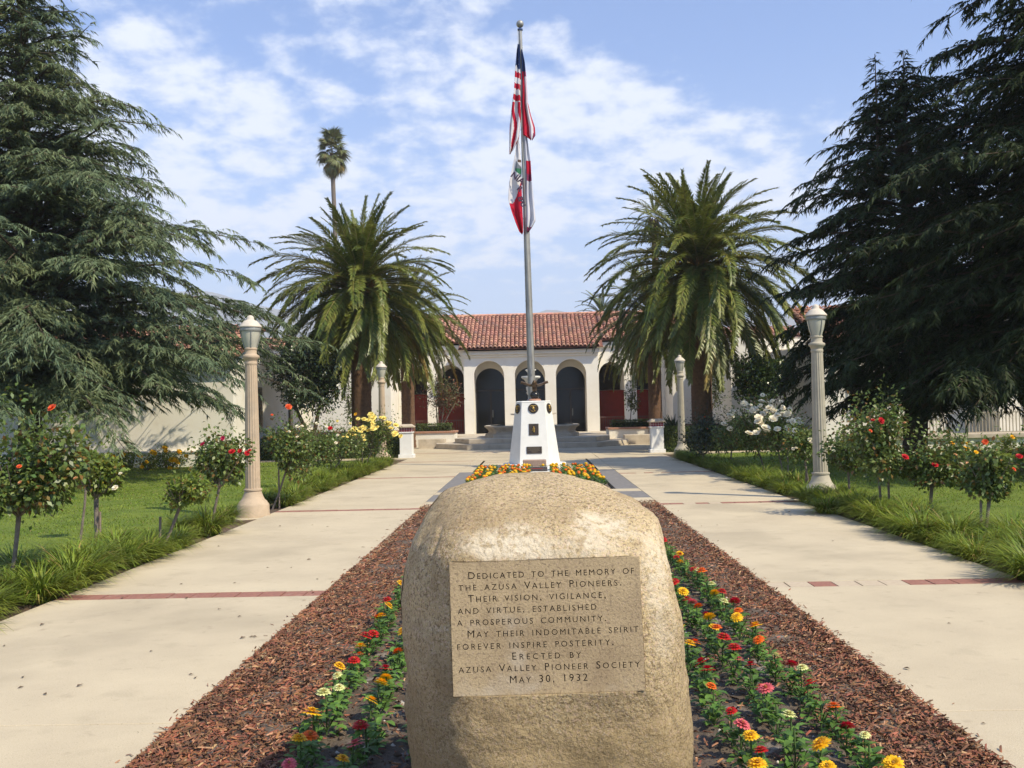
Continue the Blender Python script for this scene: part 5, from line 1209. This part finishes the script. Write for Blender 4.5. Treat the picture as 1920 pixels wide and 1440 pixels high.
def zinnia(x, y, col, label, grp, s=1.0):
    t_ = thing('zinnia_plant', label, 'flower', (x, y, .0), random.uniform(0, 6.28), grp); t_.scale = (s, s, s)
    link('foliage', random.choice(ZF), t_)
    if col: link('bloom', ZB[col], t_, (random.uniform(-.015, .015), random.uniform(-.015, .015), .19+random.uniform(-.025, .01)), (random.uniform(-.1, .6)*math.cos(t_.rotation_euler.z), -random.uniform(-.1, .6)*math.sin(t_.rotation_euler.z)+random.uniform(-.3, .3), random.uniform(0, 6)), (random.uniform(.78, 1.12)*(.8 if col == 'cream' else 1),)*3)
    return t_
# rows: name, (near x,y)-(far x,y), spacing, colours in order from the front where the photograph shows them
cy = ['yellow', 'orange', 'red', 'yellow', 'pink', 'red', 'orange', 'yellow', 'red', 'cream']
rows = [('outer row left of the boulder', (-1.05, 4.05), (-1.16, 9.6), .215, ['pink', 'yellow', 'orange', 'yellow', 'cream', 'cream', 'cream', 'yellow', 'red', 'orange', 'yellow', 'red', 'red', 'yellow']),
        ('second row left of the boulder', (-.79, 4.05), (-.92, 8.8), .215, ['yellow', 'pink', 'red', None, 'yellow', 'yellow', 'yellow', 'red', None, 'orange', None, 'yellow', 'yellow']),
        ('inner row left of the boulder', (-.58, 4.5), (-.68, 8.6), .23, ['red', 'pink', 'yellow', None, 'orange']),
        ('inner row right of the boulder', (.87, 3.7), (.93, 9.6), .205, ['orange', 'yellow', 'red', 'yellow', 'pink', 'red', None, 'orange', 'red', 'red', None, 'yellow', 'orange', 'yellow']),
        ('middle row right of the boulder', (1.12, 3.75), (1.14, 11.4), .205, ['red', 'yellow', 'yellow', None, 'cream', None, 'pink', 'red', None, 'red', 'pink', 'red', 'red', 'orange', 'yellow', 'yellow', 'red', 'orange', 'pink', 'red', 'yellow']),
        ('outer row right of the boulder', (1.37, 3.75), (1.36, 13.2), .205, ['cream', 'yellow', None, 'cream', 'red', 'orange', None, 'red', 'cream', 'red', 'cream', None, 'orange', 'yellow', 'orange', 'yellow', 'orange', 'red', 'cream', 'red'])]
for nm, (xa, ya), (xb, yb), stp, cols in rows:
    stp *= .93
    n = int((yb-ya)/stp); side = 'left' if xa < 0 else 'right'
    for i in range(n):
        u = i/n; y = ya+(yb-ya)*u+random.uniform(-.03, .03); x = xa+(xb-xa)*u+random.uniform(-.035, .035)
        col = cols[i] if i < len(cols) else random.choice(cy+[None]*6)
        zinnia(x, y, col, f"{(col+' zinnia') if col else 'green unopened zinnia'}, {nth(i)} from the front in the {nm}", f'zinnias planted in rows {side} of the boulder', random.uniform(.85, 1.15))
# marigolds of the far bed, one mesh each
def marigold(c):
    b = B()
    for i in range(44):
        a = i*2.4; e = random.uniform(0, 1.2); p0 = Vector((math.cos(a)*.05, math.sin(a)*.05, random.uniform(.02, .15))); d = Vector((math.cos(a)*math.cos(e), math.sin(a)*math.cos(e), math.sin(e)*.6)); s = Vector((-math.sin(a), math.cos(a), 0))
        b.add([p0, p0+d*.05+s*.025, p0+d*.10, p0+d*.05-s*.025], [(0, 1, 2, 3)], 0)
    for k in range(2):
        zk = random.uniform(-.03, .0); b.lathe([(.010, .15+zk), (.030, .165+zk), (.034, .182+zk), (.022, .198+zk), (.004, .204+zk)], 9, cx=random.uniform(-.07, .07), cy=random.uniform(-.09, .09), m=1)
    me = bpy.data.meshes.new('marigold_plant'); me.from_pydata(b.v, [], b.f); me.materials.append(M_zleaf); me.materials.append(c[0]); me.polygons.foreach_set('material_index', b.m); return me
MG = {'orange': marigold((PET['orange'], 1)), 'golden': marigold((PET['yellow'], 1)), 'amber': marigold((petal('petal_amber', (.75, .30, .015), (.7, .22, .01)), 1))}
for r_, x in enumerate((-1.3, -1.02, -.74, -.46, -.22, .48, .76, 1.04, 1.32)):
    for i in range(11):
        y = 20.0+i*.50; c = random.choice(list(MG)); 
        o = link('marigold_plant', MG[c], None, (x+random.uniform(-.03, .03), y+random.uniform(-.06, .06), .0), (0, 0, random.uniform(0, 6)), (1.15,)*3)
        tag(o, f'{c} marigold, {nth(i)} from the front in the {nth(r_)} row from the left, far bed', 'flower', 'marigolds in the far bed')
for x in (-.12, .22): tag(link('marigold_plant', MG['golden'], None, (x, 24.85, 0), scale=(1.1,)*3), f'golden marigold just behind the tilted plaque, on its {"left" if x < 0 else "right"}', 'flower', 'marigolds in the far bed')

# ------------------------------------------------------------------ fallen leaves on the walks
b = B(); b.add([(-.022, 0, .003), (-.006, .013, .010), (.02, .004, .004), (.004, -.012, .012), (.03, 0, .003)], [(0, 3, 2, 1), (2, 3, 4)]); lf = b.build('fallen_leaf', M_dryleaf); lme = lf.data; bpy.data.objects.remove(lf)
LP = [(340, 1096), (440, 1094), (411, 1143), (449, 1157), (284, 1222), (472, 1195), (456, 1197), (478, 1195), (358, 1266), (367, 1272), (43, 1271), (150, 1287), (40, 1290), (85, 1303), (8, 1212), (502, 1065), (546, 1065), (595, 1087), (80, 1172), (525, 987), (556, 991), (614, 988), (586, 985), (1780, 1170), (1845, 1358), (1812, 1390), (1480, 960), (230, 1121), (350, 1122), (1562, 1015), (1700, 1255), (395, 1300), (580, 1050), (1480, 1180), (1345, 985), (410, 1025)]
for i, (px, py) in enumerate(LP):
    g0 = G(px, py); s = random.uniform(.5, 1.1); o = link('fallen_leaf', lme, None, (g0.x, g0.y, .003), (random.uniform(-.1, .1), random.uniform(-.1, .1), random.uniform(0, 6.28)), (s, s, s))
    tag(o, 'small dry brown leaf lying on the concrete walk', 'leaf', 'fallen leaves on the concrete walks')

# ------------------------------------------------------------------ air
b = B(); b.box(-5100, 5100, -45, 4300, -14, 520)
hz = b.build('haze', None or M_dark, None, kind='stuff'); hz.data.materials.clear()
hm = bpy.data.materials.new('haze'); hm.use_nodes = True; t = hm.node_tree; t.nodes.clear(); o = nn(t, 'ShaderNodeOutputMaterial'); v = nn(t, 'ShaderNodeVolumePrincipled')
v.inputs['Color'].default_value = (.86, .92, 1, 1); v.inputs['Density'].default_value = .00030; v.inputs['Anisotropy'].default_value = 0.0
t.links.new(v.outputs[0], o.inputs['Volume']); hz.data.materials.append(hm)
